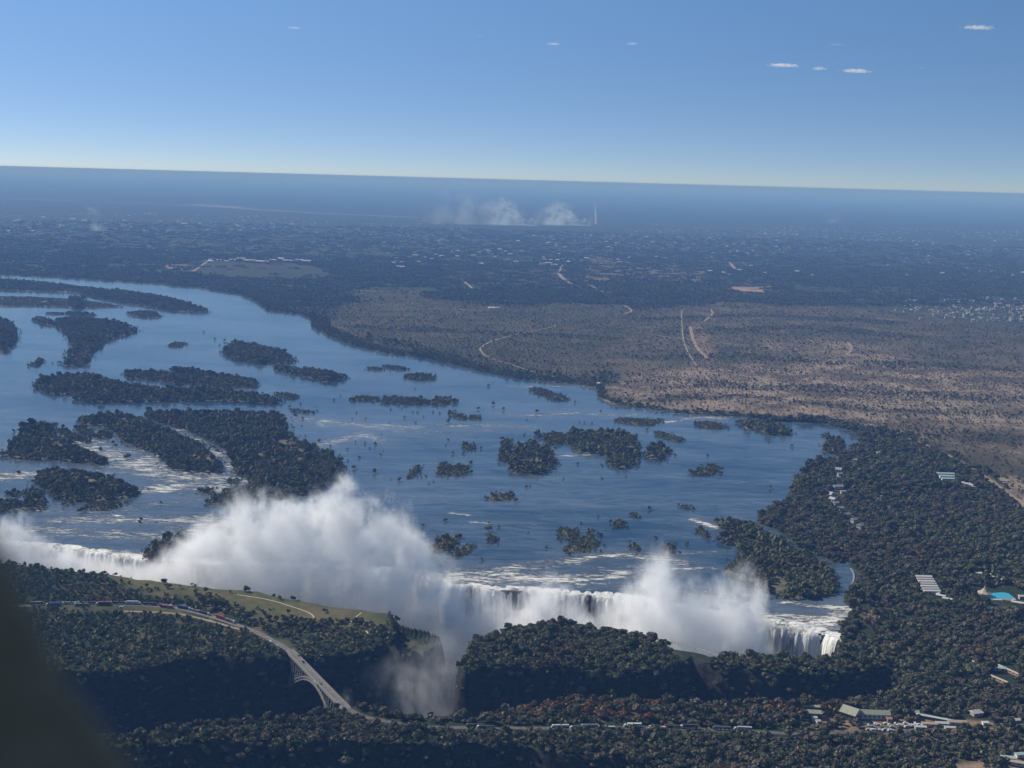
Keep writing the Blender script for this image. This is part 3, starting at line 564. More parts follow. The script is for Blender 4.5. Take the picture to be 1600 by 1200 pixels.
SM = [ # small islets: outlines
 ('small wooded islet left of the T shaped island', [(50, 500), (62, 496), (85, 502), (84, 508), (75, 511), (60, 504)], 5), ('dark low islet between the marsh and the T island', [(104, 488), (125, 489), (145, 491), (150, 494), (135, 496), (110, 494)], 5),
 ('flat thin islet left above the T island', [(70, 490), (85, 489), (100, 490), (85, 492)], 6), ('spiky dark islet right of the T island top', [(196, 490), (215, 488), (235, 487), (245, 490), (254, 495), (235, 498), (215, 495)], 4),
 ('small slanting islet left below the T island', [(48, 570), (62, 562), (68, 564), (60, 571), (50, 573)], 5), ('oval green islet alone in the wide upper reach', [(264, 540), (275, 535), (288, 537), (285, 542), (268, 543)], 6),
 ('bushy islet beside the end of the long island', [(430, 615), (450, 616), (467, 621), (455, 624), (435, 620)], 6), ('pale leafed bushy islet row in centre of the river', [(600, 625), (610, 620), (635, 624), (655, 625), (670, 630), (668, 634), (640, 632), (615, 631), (600, 628)], 5),
 ('dark bushy islet at the end of the centre row', [(677, 625), (690, 622), (710, 627), (712, 630), (690, 633), (679, 635)], 5), ('broken bushy islet left of the centre row', [(545, 625), (560, 620), (575, 620), (592, 624), (590, 627), (570, 626), (548, 627)], 6),
 ('flat topped islet under the wooded bank in centre', [(632, 588), (645, 586), (672, 588), (679, 594), (660, 595), (640, 593)], 5), ('thin low islet near the bank left of the flat topped one', [(600, 572), (620, 573), (638, 577), (620, 579)], 6),
 ('tiny low islet left of the thin one', [(572, 575), (590, 575), (600, 580), (580, 578)], 6), ('long thin slanting islet below the sandy landing', [(828, 608), (845, 608), (860, 614), (875, 619), (887, 626), (870, 627), (850, 619), (832, 611)], 6),
 ('low bushy line right of the largest island top', [(457, 641), (475, 643), (497, 645), (480, 646), (460, 644)], 6), ('scattered bush islet left of centre channel', [(700, 643), (712, 648), (728, 652), (730, 656), (715, 655), (702, 648)], 6),
 ('small bush islet right of the scattered one', [(735, 650), (748, 651), (752, 656), (740, 657), (733, 654)], 6), ('thin curved bush islet at right above open water', [(1020, 677), (1030, 675), (1050, 682), (1067, 686), (1062, 691), (1045, 688), (1027, 682)], 6),
 ('feathery bush islet above the small wooded island', [(960, 657), (975, 655), (1010, 657), (1037, 657), (1020, 665), (995, 665), (970, 661)], 6), ('low bush islet left of the wooded one under the right bank', [(1085, 662), (1100, 660), (1130, 664), (1138, 669), (1120, 671), (1095, 668)], 6),
 ('tiny tree islet just above the round bay island', [(1285, 681), (1290, 676), (1293, 681), (1288, 684)], 6), ('slanting bush islet left of the ring of bushes', [(636, 748), (645, 738), (655, 728), (657, 731), (648, 743), (640, 749)], 6),
 ('small bush islet above the ring of bushes', [(722, 700), (728, 693), (736, 695), (738, 702), (730, 704)], 6), ('oval olive islet right of the spray side islets', [(757, 847), (765, 841), (775, 840), (776, 846), (765, 850)], 6),
 ('small square bush islet above the branching one', [(920, 832), (928, 829), (935, 834), (928, 839), (920, 838)], 6), ('lone olive islet above the right spray', [(957, 822), (965, 814), (978, 816), (975, 823), (962, 825)], 6),
 ('tiny bush islet right of the lone olive one', [(982, 804), (995, 803), (1000, 808), (988, 810)], 6), ('tiny low islet in open water far from others at right', [(1062, 794), (1070, 792), (1082, 793), (1075, 797)], 6),
 ('small bush islet left above the right spray', [(985, 852), (990, 848), (1000, 860), (990, 863)], 6), ('small bush islet touching the top of right spray', [(1040, 852), (1050, 850), (1055, 861), (1045, 866)], 6),
 ('bush islet below the foam patch near the right channel', [(1088, 831), (1095, 824), (1107, 832), (1105, 843), (1095, 839)], 6), ('dark islet left of the wooded arm island', [(90, 674), (100, 670), (120, 682), (137, 691), (135, 694), (115, 689), (95, 681)], 5),
 ('round dark islet between the wooded arms', [(118, 670), (132, 670), (145, 677), (140, 683), (125, 677)], 5), ('small dark islet right of the round one', [(145, 684), (155, 678), (165, 674), (173, 682), (165, 686)], 5),
 ('small dark islet in rapids left of the surrounded island', [(32, 771), (45, 765), (65, 768), (72, 781), (60, 784), (40, 779)], 4), ('tiny dark islet at the left edge rapids', [(10, 771), (20, 768), (30, 773), (15, 776)], 5),
 ('long dark islet at the left edge below the rapids', [(-20, 787), (25, 785), (72, 787), (75, 794), (40, 798), (-20, 801)], 4), ('brown islet below the surrounded island', [(130, 791), (160, 786), (185, 786), (190, 791), (170, 798), (140, 796)], 6),
 ('tiny islet between foam below the surrounded island', [(95, 787), (110, 784), (115, 789), (98, 791)], 6), ('small round islet left of the dark bushy island', [(310, 767), (325, 764), (338, 769), (325, 774), (315, 771)], 5),
 ('tiny islet in the channel mouth by the largest island', [(355, 755), (370, 752), (370, 759)], 5),
]
ROCKM = mat('island_soil', (.07, .06, .04), .95, ((.13, .115, .075), .06, .4, .6), bump=(.3, .5))
def noisy(poly, amp):
    p, _ = resample(np.vstack([poly, poly[:1]]), 9.0); p = p[:-1]
    n = vn(p[:, 0], p[:, 1], 26, 61, 3)*amp; m2 = vn(p[:, 0], p[:, 1], 26, 71, 3)*amp
    return p+np.stack([n, m2], -1)
ISL_POLYS = []
def island(px, label, tall, main, dens, grp=None, name='island'):
    amp = 11 if len(px) > 7 else 5
    if np.ptp([p[0] for p in px]) < 22: amp = 3.5
    W = noisy(P(px), amp); c = W.mean(0); ISL_POLYS.append(W)
    o_ = W-c; d = segdist
    lo, hi = o_.min(0), o_.max(0); step = max(4.0, math.sqrt(max(np.prod(hi-lo), 1))/26)
    xs, ys = np.meshgrid(np.arange(lo[0], hi[0], step), np.arange(lo[1], hi[1], step)); xs = xs.ravel()+rng.uniform(-1, 1, xs.size)*step*.3; ys = ys.ravel()+rng.uniform(-1, 1, ys.size)*step*.3
    s = sdf(xs, ys, o_); k = s > step*.5
    pts = [Vector((float(a), float(b))) for a, b in o_]+[Vector((float(a), float(b))) for a, b in zip(xs[k], ys[k])]
    ne = len(o_); ed = [(i, (i+1) % ne) for i in range(ne)]
    v, e, f, *_ = geometry.delaunay_2d_cdt(pts, ed, [], 1, 1e-4)
    vx = np.array([q[:] for q in v]); ds = segdist(vx[:, 0], vx[:, 1], o_, True)
    z = -.6+2.6*(1-np.exp(-ds/9))+np.clip(vn(vx[:, 0]+c[0], vx[:, 1]+c[1], 20, 14), 0, 1)*(ds > 3)
    root = link_mesh(name, np.column_stack([vx, z]), [tuple(q) for q in f], ROCKM, smooth=True, loc=(c[0], c[1], .3))
    tag(root, label, 'island', grp)
    # trees
    sp = 7.8/math.sqrt(dens) if main == 4 else 5.2/math.sqrt(dens)
    D = np.hypot(*c); 
    if D > 4500: sp *= 1.25
    lo, hi = W.min(0), W.max(0)
    X, Y = np.meshgrid(np.arange(lo[0], hi[0]+sp, sp), np.arange(lo[1], hi[1]+sp, sp)); X = (X+rng.uniform(-.5, .5, X.shape)*sp).ravel(); Y = (Y+rng.uniform(-.5, .5, Y.shape)*sp).ravel()
    s = sdf(X, Y, W); big = max(hi-lo) > 120
    keep = ((s > -1.5) | ((s > -18) & (rng.uniform(0, 1, X.shape) < .16))) & (rng.uniform(0, 1, X.shape) < (.90 if main == 4 else .72)) & ~((vn(X, Y, 45, 81) > .42) & big & (s > 8))
    X, Y, s = X[keep], Y[keep], s[keep]
    if len(X) == 0: X, Y, s = np.array([c[0]]), np.array([c[1]]), np.array([1.])
    r = rng.uniform(0, 1, len(X)); mixn = vn(X, Y, 60, 82)
    if main == 4: idx = np.where(r < .36+mixn*.5, 4, 5); idx = np.where(s < 2, np.where((r < .7) | (s < -3), 6, 5), idx); sc = np.where(rng.uniform(0, 1, len(X)) < .14, rng.uniform(1.15, 1.65, len(X)), rng.uniform(.55, 1.1, len(X)))*tall
    elif main == 5: idx = np.where(r < .35, 5, np.where(r < .45, 4, 6)); sc = rng.uniform(.7, 1.25, len(X))*tall
    else: idx = np.where(r < .14, 5, 6); sc = np.where(idx == 5, rng.uniform(.45, .8, len(X)), rng.uniform(.7, 1.4, len(X)))
    zz = .3+np.clip(s, 0, 9)*.2
    scatter('tree_cover' if main == 4 else 'bush_cover', X, Y, zz, idx, sc, root, (c[0], c[1], .3))
for nm, lab, px, tall, main in ISL: island(px, lab, tall, main, 1.0)
for lab, px, main in SM: island(px, lab, .8, main, 1.2, 'small islets in the river', 'islet')
DOTS = [(318, 520, 5, .7), (336, 531, 5, .8), (351, 533, 5, .9), (343, 540, 6, 1.2), (388, 571, 6, 1), (455, 575, 6, 1), (648, 608, 6, 1), (747, 640, 5, .8), (786, 641, 5, .9), (839, 645, 5, 1.1), (763, 604, 5, .8), (770, 599, 6, 1), (656, 563, 5, .8), (522, 626, 6, 1.2), (532, 619, 6, 1),
 (610, 641, 6, 1), (628, 639, 6, 1), (645, 645, 6, 1), (652, 646, 6, 1), (677, 645, 6, 1.1), (687, 647, 6, 1.2), (557, 646, 6, .9), (905, 660, 6, 1), (913, 661, 6, 1), (925, 662, 6, 1), (938, 643, 6, 1), (700, 688, 6, 1), (707, 710, 5, .7), (725, 709, 5, .7), (696, 697, 6, 1), (735, 723, 6, 1.1),
 (623, 752, 5, .9), (658, 747, 6, 1), (665, 746, 6, 1), (670, 757, 6, 1), (822, 762, 5, .6), (828, 761, 6, 1), (880, 749, 6, 1), (940, 749, 6, 1), (978, 746, 6, .8), (903, 726, 6, 1.2), (1127, 735, 5, .9), (1203, 764, 5, .8), (1202, 690, 6, 1.2), (1237, 698, 5, .7), (1105, 713, 6, 1.1), (1011, 673, 5, .7),
 (764, 819, 6, 1.1), (777, 851, 6, 1), (934, 809, 6, 1.2), (908, 819, 6, 1), (1024, 842, 6, 1.2), (1049, 881, 6, 1), (570, 695, 5, .6), (577, 701, 6, 1), (586, 695, 6, 1.4), (555, 692, 6, 1.2), (543, 703, 6, 1.3), (561, 716, 6, 1), (595, 712, 6, 1.2), (28, 741, 4, .7), (157, 705, 5, 1), (177, 694, 5, 1), (1255, 655, 5, .8), (1273, 655, 5, .8), (452, 637, 5, .7), (470, 632, 5, .6), (462, 651, 5, .8), (473, 655, 5, .6)]
for k in range(95):
    zone = random.choice([(420, 1050, 600, 700), (420, 900, 640, 760), (0, 420, 690, 830), (660, 1080, 790, 880), (40, 480, 600, 700)])
    a, c_ = random.uniform(zone[0], zone[1]), random.uniform(zone[2], zone[3]); xx, yy = U(a, c_)
    if sdf(np.array([xx]), np.array([yy]), RIVER)[0] > 12: DOTS.append((a, c_, random.choice((6, 6, 5)), random.uniform(.6, 1.3)*(1 if random.random() < .6 else .6)))
for px, py, k, sc in DOTS:
    x, y = U(px, py); o = empty('flooded_bush', (x, y, .1), random.uniform(0, 6)); sc *= 1.15
    c_ = bpy.data.objects.new('crown', PROTO[k].data); COL.objects.link(c_); c_.parent = o; c_.scale = (sc, sc, sc)
    wh = 'among the white rapids at left' if px < 420 and py > 640 else 'in the calm upper reach at left' if px < 600 and py < 600 else 'near the brink of the falls' if py > 785 else 'in the open water towards the right bank' if px > 1060 else 'right of the largest wooded island' if px < 690 else 'in the middle of the wide river'
    how = ('low round', 'small leafy', 'taller')[0 if k == 6 and sc < 1.1 else 1 if k == 6 else 2]
    tag(o, f'{how} lone bush standing in water {wh}', 'bush', f'{how} lone bushes standing {wh}')

# ------------------------------------------------------------------ roads and tracks (needed before planting)
ASPH = mat('asphalt', (.10, .095, .09), .9, ((.16, .15, .14), .25, .4, .6)); DIRT = mat('dirt', (.22, .155, .11), 1, ((.32, .245, .18), .1, .35, .65)); SAND = mat('pale_sand', (.45, .38, .30), 1, ((.55, .48, .4), .3, .4, .6))
ROADS = {}
def smooth_line(P0, it=2):
    P0 = np.asarray(P0, float)
    for _ in range(it):
        q = P0[:-1]*.75+P0[1:]*.25; r_ = P0[:-1]*.25+P0[1:]*.75
        P0 = np.vstack([P0[:1], np.stack([q, r_], 1).reshape(-1, 2), P0[-1:]])
    return P0
def strip(name, px, width, m, z=LAND+.12, kind='structure'):
    L, _ = resample(smooth_line(P(px, LAND)), 6.0 if width < 14 else 20)
    t = np.gradient(L, axis=0); t /= np.hypot(*t.T)[:, None]+1e-9; n = np.stack([-t[:, 1], t[:, 0]], -1)*width/2
    V = np.vstack([np.column_stack([L-n, height(*(L-n).T)*0+z]), np.column_stack([L+n, height(*(L+n).T)*0+z])])
    hz_ = np.maximum(height(L[:, 0], L[:, 1]), LAND-1)+.15+ (z-LAND-.12)
    V[:len(L), 2] = hz_; V[len(L):, 2] = hz_
    k = len(L); o = link_mesh(name, V, [(i, i+1, k+i+1, k+i) for i in range(k-1)], m); o['kind'] = kind
    ROADS.setdefault(name, []).append((L, width)); return o
ROAD_W = [(-200, 952), (50, 946), (120, 945), (200, 944), (275, 949), (325, 962), (360, 973), (400, 987), (430, 1003), (457, 1019)]
ROAD_E = [(542, 1106), (560, 1117), (582, 1123), (625, 1131), (675, 1137), (750, 1137), (825, 1139), (900, 1138), (1000, 1137), (1087, 1139), (1181, 1143), (1250, 1148), (1350, 1143), (1450, 1139), (1560, 1135), (1700, 1120)]
strip('road', ROAD_W, 9, ASPH); strip('road', ROAD_E, 7.5, mat('worn_asphalt', (.075, .072, .07), .9, ((.12, .11, .10), .25, .4, .6)))
strip('lay_by', [(190, 955), (275, 958), (325, 969), (380, 985)], 5, DIRT, LAND+.1)
TR = [([(1600, 790), (1540, 745), (1490, 715), (1440, 692), (1400, 680)], 11), ([(750, 545), (757, 538), (775, 530), (820, 520), (860, 512), (870, 508)], 7), ([(750, 545), (755, 555), (775, 563), (800, 570), (830, 580), (870, 590)], 6),
      ([(1065, 485), (1065, 500), (1068, 540), (1090, 575), (1115, 600)], 5), ([(1078, 510), (1085, 540), (1105, 560)], 12), ([(910, 604), (935, 605), (960, 605), (1000, 612)], 8), ([(300, 425), (315, 415), (330, 404)], 14), ([(723, 438), (740, 452)], 14), ([(873, 427), (880, 436), (895, 445)], 22), ([(878, 414), (873, 427)], 14), ([(975, 477), (990, 486), (975, 490)], 10), ([(440, 445), (520, 452), (650, 457)], 12),
      ([(1325, 535), (1332, 545), (1322, 555)], 10), ([(1110, 483), (1115, 490), (1100, 502)], 9), ([(1140, 410), (1150, 422)], 22), ([(920, 445), (950, 460)], 12), ([(1550, 868), (1580, 880), (1600, 885)], 5), ([(1020, 484), (1080, 484)], 9), ([(1440, 490), (1500, 488), (1560, 492)], 8), ([(600, 484), (700, 482), (760, 486)], 8), ([(1000, 520), (1100, 535), (1250, 545)], 8), ([(1400, 500), (1300, 490), (1200, 480)], 8)]
for px, wd in TR: strip('dirt_track', px, wd, DIRT)
strip('footpath', [(370, 929), (420, 936), (470, 952), (488, 960), (492, 968)], 1.6, SAND); strip('footpath', [(565, 957), (552, 968), (545, 978)], 1.4, SAND); strip('footpath', [(570, 985), (576, 990), (572, 997)], 2.0, SAND)
RW = mat('runway_surface', (.24, .23, .22), .9)
strip('runway', [(-100, 305), (0, 310), (310, 321), (470, 332), (660, 340)], 170, RW, LAND+.4); strip('runway', [(930, 314), (931, 350)], 30, RW, LAND+.4); strip('runway', [(300, 319), (380, 324)], 260, RW, LAND+.2)

# ------------------------------------------------------------------ planting the mainland
CLEAR = [[(1255, 1112), (1285, 1112), (1288, 1136), (1255, 1134)], [(1283, 1118), (1292, 1118), (1298, 1142), (1286, 1142)], [(1318, 1112), (1388, 1112), (1392, 1128), (1318, 1128)], [(1345, 1127), (1440, 1127), (1440, 1147), (1340, 1147)], [(1412, 1112), (1436, 1112), (1480, 1124), (1530, 1128), (1530, 1142), (1440, 1144), (1440, 1126)], [(1435, 903), (1466, 903), (1476, 925), (1492, 942), (1470, 944), (1440, 928)],
         [(1520, 918), (1578, 915), (1610, 930), (1610, 950), (1560, 945), (1522, 938)], [(1524, 893), (1596, 903), (1596, 912), (1520, 902)], [(1462, 738), (1494, 738), (1496, 756), (1462, 756)], [(1498, 755), (1526, 755), (1528, 768), (1500, 766)],
         [(1295, 768), (1330, 760), (1345, 776), (1305, 780)], [(1548, 1036), (1588, 1036), (1590, 1072), (1550, 1072)], [(1540, 944), (1592, 944), (1592, 958), (1540, 955)], [(1505, 1115), (1545, 1115), (1545, 1142), (1505, 1140)], [(420, 995), (445, 995), (462, 1012), (445, 1018)], [(1300, 735), (1318, 733), (1320, 755), (1304, 755)],
         [(1290, 772), (1304, 772), (1330, 805), (1352, 822), (1350, 832), (1335, 828), (1310, 802)], [(1580, 1178), (1640, 1178), (1640, 1215), (1570, 1215)], [(1490, 1190), (1530, 1180), (1540, 1215), (1490, 1215)]]
def cand(x0, x1, y0, y1, sp):
    X, Y = np.meshgrid(np.arange(x0, x1, sp), np.arange(y0, y1, sp)); X = X+rng.uniform(-.5, .5, X.shape)*sp; Y = Y+rng.uniform(-.5, .5, Y.shape)*sp
    return X.ravel(), Y.ravel()
def onroad(X, Y, extra=3.0):
    r = np.zeros(X.shape, bool)
    for nm, LL in ROADS.items():
        for L, wd in LL:
            lo, hi = L.min(0)-30, L.max(0)+30; s = (X > lo[0]) & (X < hi[0]) & (Y > lo[1]) & (Y < hi[1])
            if s.any():
                st = L[::3] if len(L) > 6 else L
                e = 5.5 if nm == 'road' else extra
                r[s] |= segdist(X[s], Y[s], st) < wd/2+e
    return r
# close woodland 1000..3300 m
X, Y = cand(-900, 1500, 1080, 3300, 7.3)
px, py = proj(X, Y, LAND); k = (px > -60) & (px < 1680) & (py < 1290) & (py > 640); X, Y, px, py = X[k], Y[k], px[k], py[k]
rv = sdf(X, Y, RIVER)+vn(X, Y, 60, 1)*5
k = rv < -2; X, Y, px, py, rv = X[k], Y[k], px[k], py[k], rv[k]
gd_, lip_ = gorge_d(X, Y); Z = height(X, Y)
inp = lambda poly: inpoly(px, py, poly)
dens = np.full(X.shape, .93)
savz = np.zeros(X.shape, bool)
for poly, v in ZONES['savanna']: savz |= inpoly(px+vn(X, Y, 80, 44)*18, py+vn(X, Y, 80, 45)*7, poly)
savz &= (rv < -25-35*np.clip(vn(X, Y, 120, 46)+.3, 0, 1))
leftp = inp([(-100, 850), (265, 900), (690, 960), (690, 1030), (455, 1024), (275, 1036), (140, 1050), (-100, 1060)])
grassz = inp(ZONES['grass'][0][0]); verge = inp(ZONES['grass'][1][0])
roadside = inp([(200, 930), (300, 936), (350, 935), (380, 955), (370, 968), (330, 955), (260, 944)])
dens = np.where(savz, .0, dens)
dens = np.where(leftp, .80, dens); dens = np.where(grassz, .07+.26*(vn(X, Y, 38, 47) > .22), dens); dens = np.where(verge, .0, dens)
dens = np.where(inp([(300, 905), (400, 915), (600, 950), (600, 972), (450, 945), (330, 925)]), .03, dens)
dens = np.where(inp([(440, 965), (560, 972), (600, 985), (600, 1030), (500, 1030), (470, 1010), (430, 990)]), .85, dens)
dens = np.where(inp([(300, 928), (330, 930), (372, 945), (380, 957), (352, 966), (300, 945)]), .5, dens)
bareish = inp([(1335, 940), (1440, 940), (1440, 1010), (1330, 1010)]); dens = np.where(bareish, .45, dens)
for c_ in CLEAR: dens = np.where(inp(c_), 0, dens)
wall = (Z < LAND-4)
dens = np.where(wall, .42, dens); dens = np.where(Z < -88, 0, dens)
dens = np.where(wall & (lip_ < 45), 0, dens)
dens = np.where(inp([(575, 940), (700, 955), (712, 1125), (585, 1100), (600, 1000)]) & (Z < LAND-2), .05, dens)
dens = np.where(inp([(700, 1010), (738, 1010), (770, 1050), (770, 1120), (700, 1120)]) & (Z < LAND-6), .12, dens)
dens = np.where(inp([(700, 1010), (780, 975), (800, 990), (745, 1060)]) & (Z < LAND-10), .1, dens)
k = (rng.uniform(0, 1, X.shape) < dens) & ~onroad(X, Y)
# keep the cloud-side rims of the knife edge and the saddle open
k &= ~((px > 1044) & (px < 1118) & (py > 985) & (py < 1034))
X, Y, Z, px, py = [q[k] for q in (X, Y, Z, px, py)]; leftp, grassz, bareish, wall = leftp[k], grassz[k], bareish[k], wall[k]
n = len(X); r = rng.uniform(0, 1, n); mx = vn(X, Y, 130, 91); mz = vn(X, Y, 60, 95)
idx = np.where(r < .42+mx*.3, 0, 1)
brown = (py > 1085) & (px > 250)
idx = np.where(brown & (r > .30) , 2, idx); idx = np.where(brown & (py > 1145) & (r > .25), np.where(r > .8, 1, 2), idx)
rust = inpoly(px, py, [(740, 1092), (880, 1080), (960, 1075), (1060, 1095), (1180, 1095), (1290, 1105), (1200, 1128), (900, 1125), (780, 1120)]) & (mz > -.45)
idx = np.where(rust & (r > .22), np.where((mz > -.2) & (r < .88), 3, 2), idx)
idx = np.where((px > 1190) & (py < 1085) & (mx > -.05) & (r > .42), 2, idx); idx = np.where(bareish & (r > .3), 2, idx)
sc = rng.uniform(.38, .98, n)+np.where(rng.uniform(0, 1, n) < .14, rng.uniform(.3, .65, n), 0); sc = np.where(mx > .3, sc*1.1, sc)
sc = np.where((px < 735) | (py > 1030), sc*.92, sc)
idx = np.where(leftp & ~grassz & (r < .8), np.where(r < .5, 6, 5), idx); sc = np.where(leftp & (idx >= 5), rng.uniform(.5, 1.15, n)*np.where(idx == 5, .55, 1.15), sc)
idx = np.where(leftp & (idx == 0) & ~grassz & (r > .8), 1, idx); idx = np.where(leftp & (py > 1015) & (r < .35), 2, idx); sc = np.where(leftp & (idx < 4), sc*.62, sc)
idx = np.where(wall & (idx == 3), 1, idx)
edge = inpoly(px, py, [(740, 990), (850, 975), (1000, 992), (1060, 1012), (1120, 1022), (1320, 1028), (1400, 1050), (1380, 1056), (1100, 1044), (800, 1020)]); sc = np.where(edge, np.maximum(sc, .8)*1.05, sc)
# the 285 trees that show largest become single things
dist = np.hypot(np.hypot(X, Y), Z-H); vis = (px > 190+(1200-py)*.0) & (px < 1600) & (py < 1204) & (idx < 4) & (Z > -60)
metric = np.where(vis, sc*np.array([12.5, 10, 8.5, 9, 0, 0, 0, 0])[idx]/dist, 0)
far_ = py < 1120; metric = np.where(far_, metric*.2, metric)
order = np.argsort(-metric)[:270]
single = np.zeros(n, bool); single[order] = True
KN = ['dark green', 'mid green', 'brown leafed', 'rust leafed']
def zone_of(a, b):
    if b > 1155 and a < 620: return 'on the shaded gorge slope below the bridge end'
    if b > 1155 and a < 1000: return 'on the shaded gorge slope at the bottom centre'
    if b > 1145: return 'in the brown woodland below the '+('truck line' if a < 1230 else 'car park' if a < 1450 else 'market roofs')
    if a < 700: return 'on the ridge around the near end of the arched bridge'
    return 'beside the truck road on the near side of the gorge'
for i in order:
    lab = f'{("small" if sc[i] < .95 else "medium sized" if sc[i] < 1.25 else "tall broad")} {KN[idx[i]]} tree {zone_of(px[i], py[i])}'
    near_tree('woodland_tree', lab, X[i], Y[i], Z[i]-.3, sc[i], int(idx[i]) if idx[i] != 0 else random.choice((0, 4)), lab.replace(' tree ', ' trees '))
k = ~single
scatter('woodland', X[k], Y[k], Z[k]-.3, idx[k], sc[k])
q = k & (rng.uniform(0, 1, n) < .8); nq = int(q.sum()); ux, uy = X[q]+rng.uniform(-5, 5, nq), Y[q]+rng.uniform(-5, 5, nq); uk = ~onroad(ux, uy, 1) & (sdf(ux, uy, RIVER) < -1)
ux, uy = ux[uk], uy[uk]; scatter('undergrowth', ux, uy, height(ux, uy)-.2, np.where(rng.uniform(0, 1, len(ux)) < .80, 6, 7), rng.uniform(.8, 2.0, len(ux)))
WD = (X, Y)
# isolated trees on the grassy plateau and other singled-out ones
for a, b, s_, kk, lab in [(331, 950, 1.35, 0, 'largest round dark tree beside the truck road bend on the grassy plateau'), (352, 948, .95, 4, 'round dark tree right behind the largest one at the road bend'), (317, 946, .8, 4, 'smaller dark tree left of the largest one at the road bend'), (386, 967, .9, 0, 'dark tree in the grass right of the road bend'), (431, 972, .85, 4, 'dark tree on the grass halfway between road bend and cliff'),
                  (450, 960, .7, 1, 'grey green tree at the right of the grassy plateau'), (486, 978, .8, 0, 'dark tree at the top of the bushy slope right of the bridge head'), (321, 925, .7, 0, 'tree beside the pale rock at the far rim of the grassy plateau'), (257, 912, .75, 0, 'dark tree on the far rim against the white spray'), (229, 918, .6, 4, 'dark tree left of the grassy slope near the far rim')]:
    x, y = U(a, b, LAND); near_tree('plateau_tree', lab, x, y, LAND-.2, s_, kk)
# dry bushes and thorn scrub of the savanna
X, Y = cand(-1400, 3400, 1650, 6800, 11.0); px, py = proj(X, Y, LAND); k = (px > -40) & (px < 1660) & (py > 470); X, Y, px, py = X[k], Y[k], px[k], py[k]
sv = np.zeros(X.shape)
for poly, v in ZONES['savanna']+ZONES['scrub']: sv = np.maximum(sv, inpoly(px+vn(X, Y, 80, 44)*18, py+vn(X, Y, 80, 45)*7, poly)*v)
rv = sdf(X, Y, RIVER); den = .50+.45*vn(X, Y, 260, 92)+.25*vn(X, Y, 60, 93)
band = np.abs(py-(594+(px-1000)*.055)-5*vn(X, Y, 150, 96)) < 5
den = np.where(band & (px > 1080), .9, den)
for ln, hw_ in [([(1000, 560), (1150, 556), (1300, 568), (1600, 578)], 4), ([(1290, 672), (1400, 676), (1600, 692)], 7), ([(560, 512), (760, 520), (960, 530)], 3), ([(1050, 520), (1250, 512), (1420, 528)], 3), ([(1000, 500), (1200, 492), (1400, 505)], 2.5), ([(1000, 630), (1150, 618), (1350, 640), (1600, 650)], 3)]:
    w2 = segdist(px*.2+vn(X, Y, 200, 55)*2, py+vn(X, Y, 120, 56)*4, [(p[0]*.2, p[1]) for p in ln]) < hw_*(1+.6*vn(X, Y, 160, 57)); band |= w2; den = np.where(w2, .85, den)
k = (sv > 0) & (rv < -6) & (rng.uniform(0, 1, X.shape) < den) & ~onroad(X, Y, 1); X, Y, px, py, band, rv = X[k], Y[k], px[k], py[k], band[k], rv[k]
r = rng.uniform(0, 1, len(X)); greens = vn(X, Y, 350, 97)
idx = np.where(r < .70-.3*greens, 7, 6); sc = rng.uniform(.6, 1.5, len(X)); t_ = (r > .93-.05*greens) | (band & (r > .35)) | ((rv > -28) & (r > .4)); idx = np.where(t_, np.where(r > .75, 4, 5), idx); sc = np.where(t_, rng.uniform(.35, .9, len(X)), sc)
scatter('savanna_scrub', X, Y, np.full(len(X), LAND-.1), idx, sc)
# tree belts along the far banks and the mixed woodland beyond
X, Y = cand(-3000, 2600, 2300, 7600, 11.5); px, py = proj(X, Y, LAND); k = (px > -60) & (px < 1660) & (py > 452); X, Y, px, py = X[k], Y[k], px[k], py[k]
rv = sdf(X, Y, RIVER)+vn(X, Y, 60, 1)*5; sv = np.zeros(X.shape, bool)
for poly, v in ZONES['savanna']+ZONES['scrub']: sv |= inpoly(px+vn(X, Y, 220, 48)*50+rng.normal(size=X.shape)*8, py+vn(X, Y, 220, 49)*16+rng.normal(size=X.shape)*3, poly)
belt = np.where(px < 640, 75, np.where(px < 940, 95, 26))
den = np.where(-rv < belt*(1+.4*vn(X, Y, 120, 98)), .92, np.clip(.45+.6*vn(X, Y, 240, 99), .1, .9)); far = np.hypot(X, Y) > 3250
k = (rv < -3) & (rng.uniform(0, 1, X.shape) < den) & ~onroad(X, Y, 2) & ((-rv < belt) | ~sv) & (far | (py < 640+0*px) & (px < 1250)) & (rv > -2500); X, Y, rv = X[k], Y[k], rv[k]
r = rng.uniform(0, 1, len(X)); mx = vn(X, Y, 240, 99); idx = np.where((r < .45+.4*mx) | (-rv < 60) & (r < .8), 4, 5); sc = rng.uniform(.6, 1.15, len(X)); b_ = (r > .85) & (-rv > 60); idx = np.where(b_, 7, idx); sc = np.where(b_, 1.6, sc)
scatter('bank_woodland', X, Y, np.full(len(X), LAND-.2), idx, sc)
# groves reaching towards the horizon
R0_ = 4300.; pts = []
rr_ = 4300.
while rr_ < 15500:
    st = 46*(1+max(0, rr_-9000)/6000); a = np.arange(-.43, .43, st/rr_); pts.append(np.stack([np.sin(a)*rr_+rng.uniform(-1, 1, a.shape)*st*.4, np.cos(a)*rr_+rng.uniform(-1, 1, a.shape)*st*.4], -1)); rr_ += st
pts = np.vstack(pts); X, Y = pts.T; px, py = proj(X, Y, LAND)
rv = sdf(X, Y, RIVER); sv = np.zeros(X.shape, bool)
for poly, v in ZONES['savanna']+ZONES['scrub']: sv |= inpoly(px+vn(X, Y, 500, 53)*40, py+vn(X, Y, 300, 54)*9, poly)
for nm in ('field', 'bare'):
    for poly, v in ZONES[nm]: sv |= inpoly(px+vn(X, Y, 200, 51)*8, py+vn(X, Y, 200, 52)*3, poly) & (rng.uniform(0, 1, X.shape) < (.55 if v < .9 else .93))
tz = np.zeros(X.shape, bool)
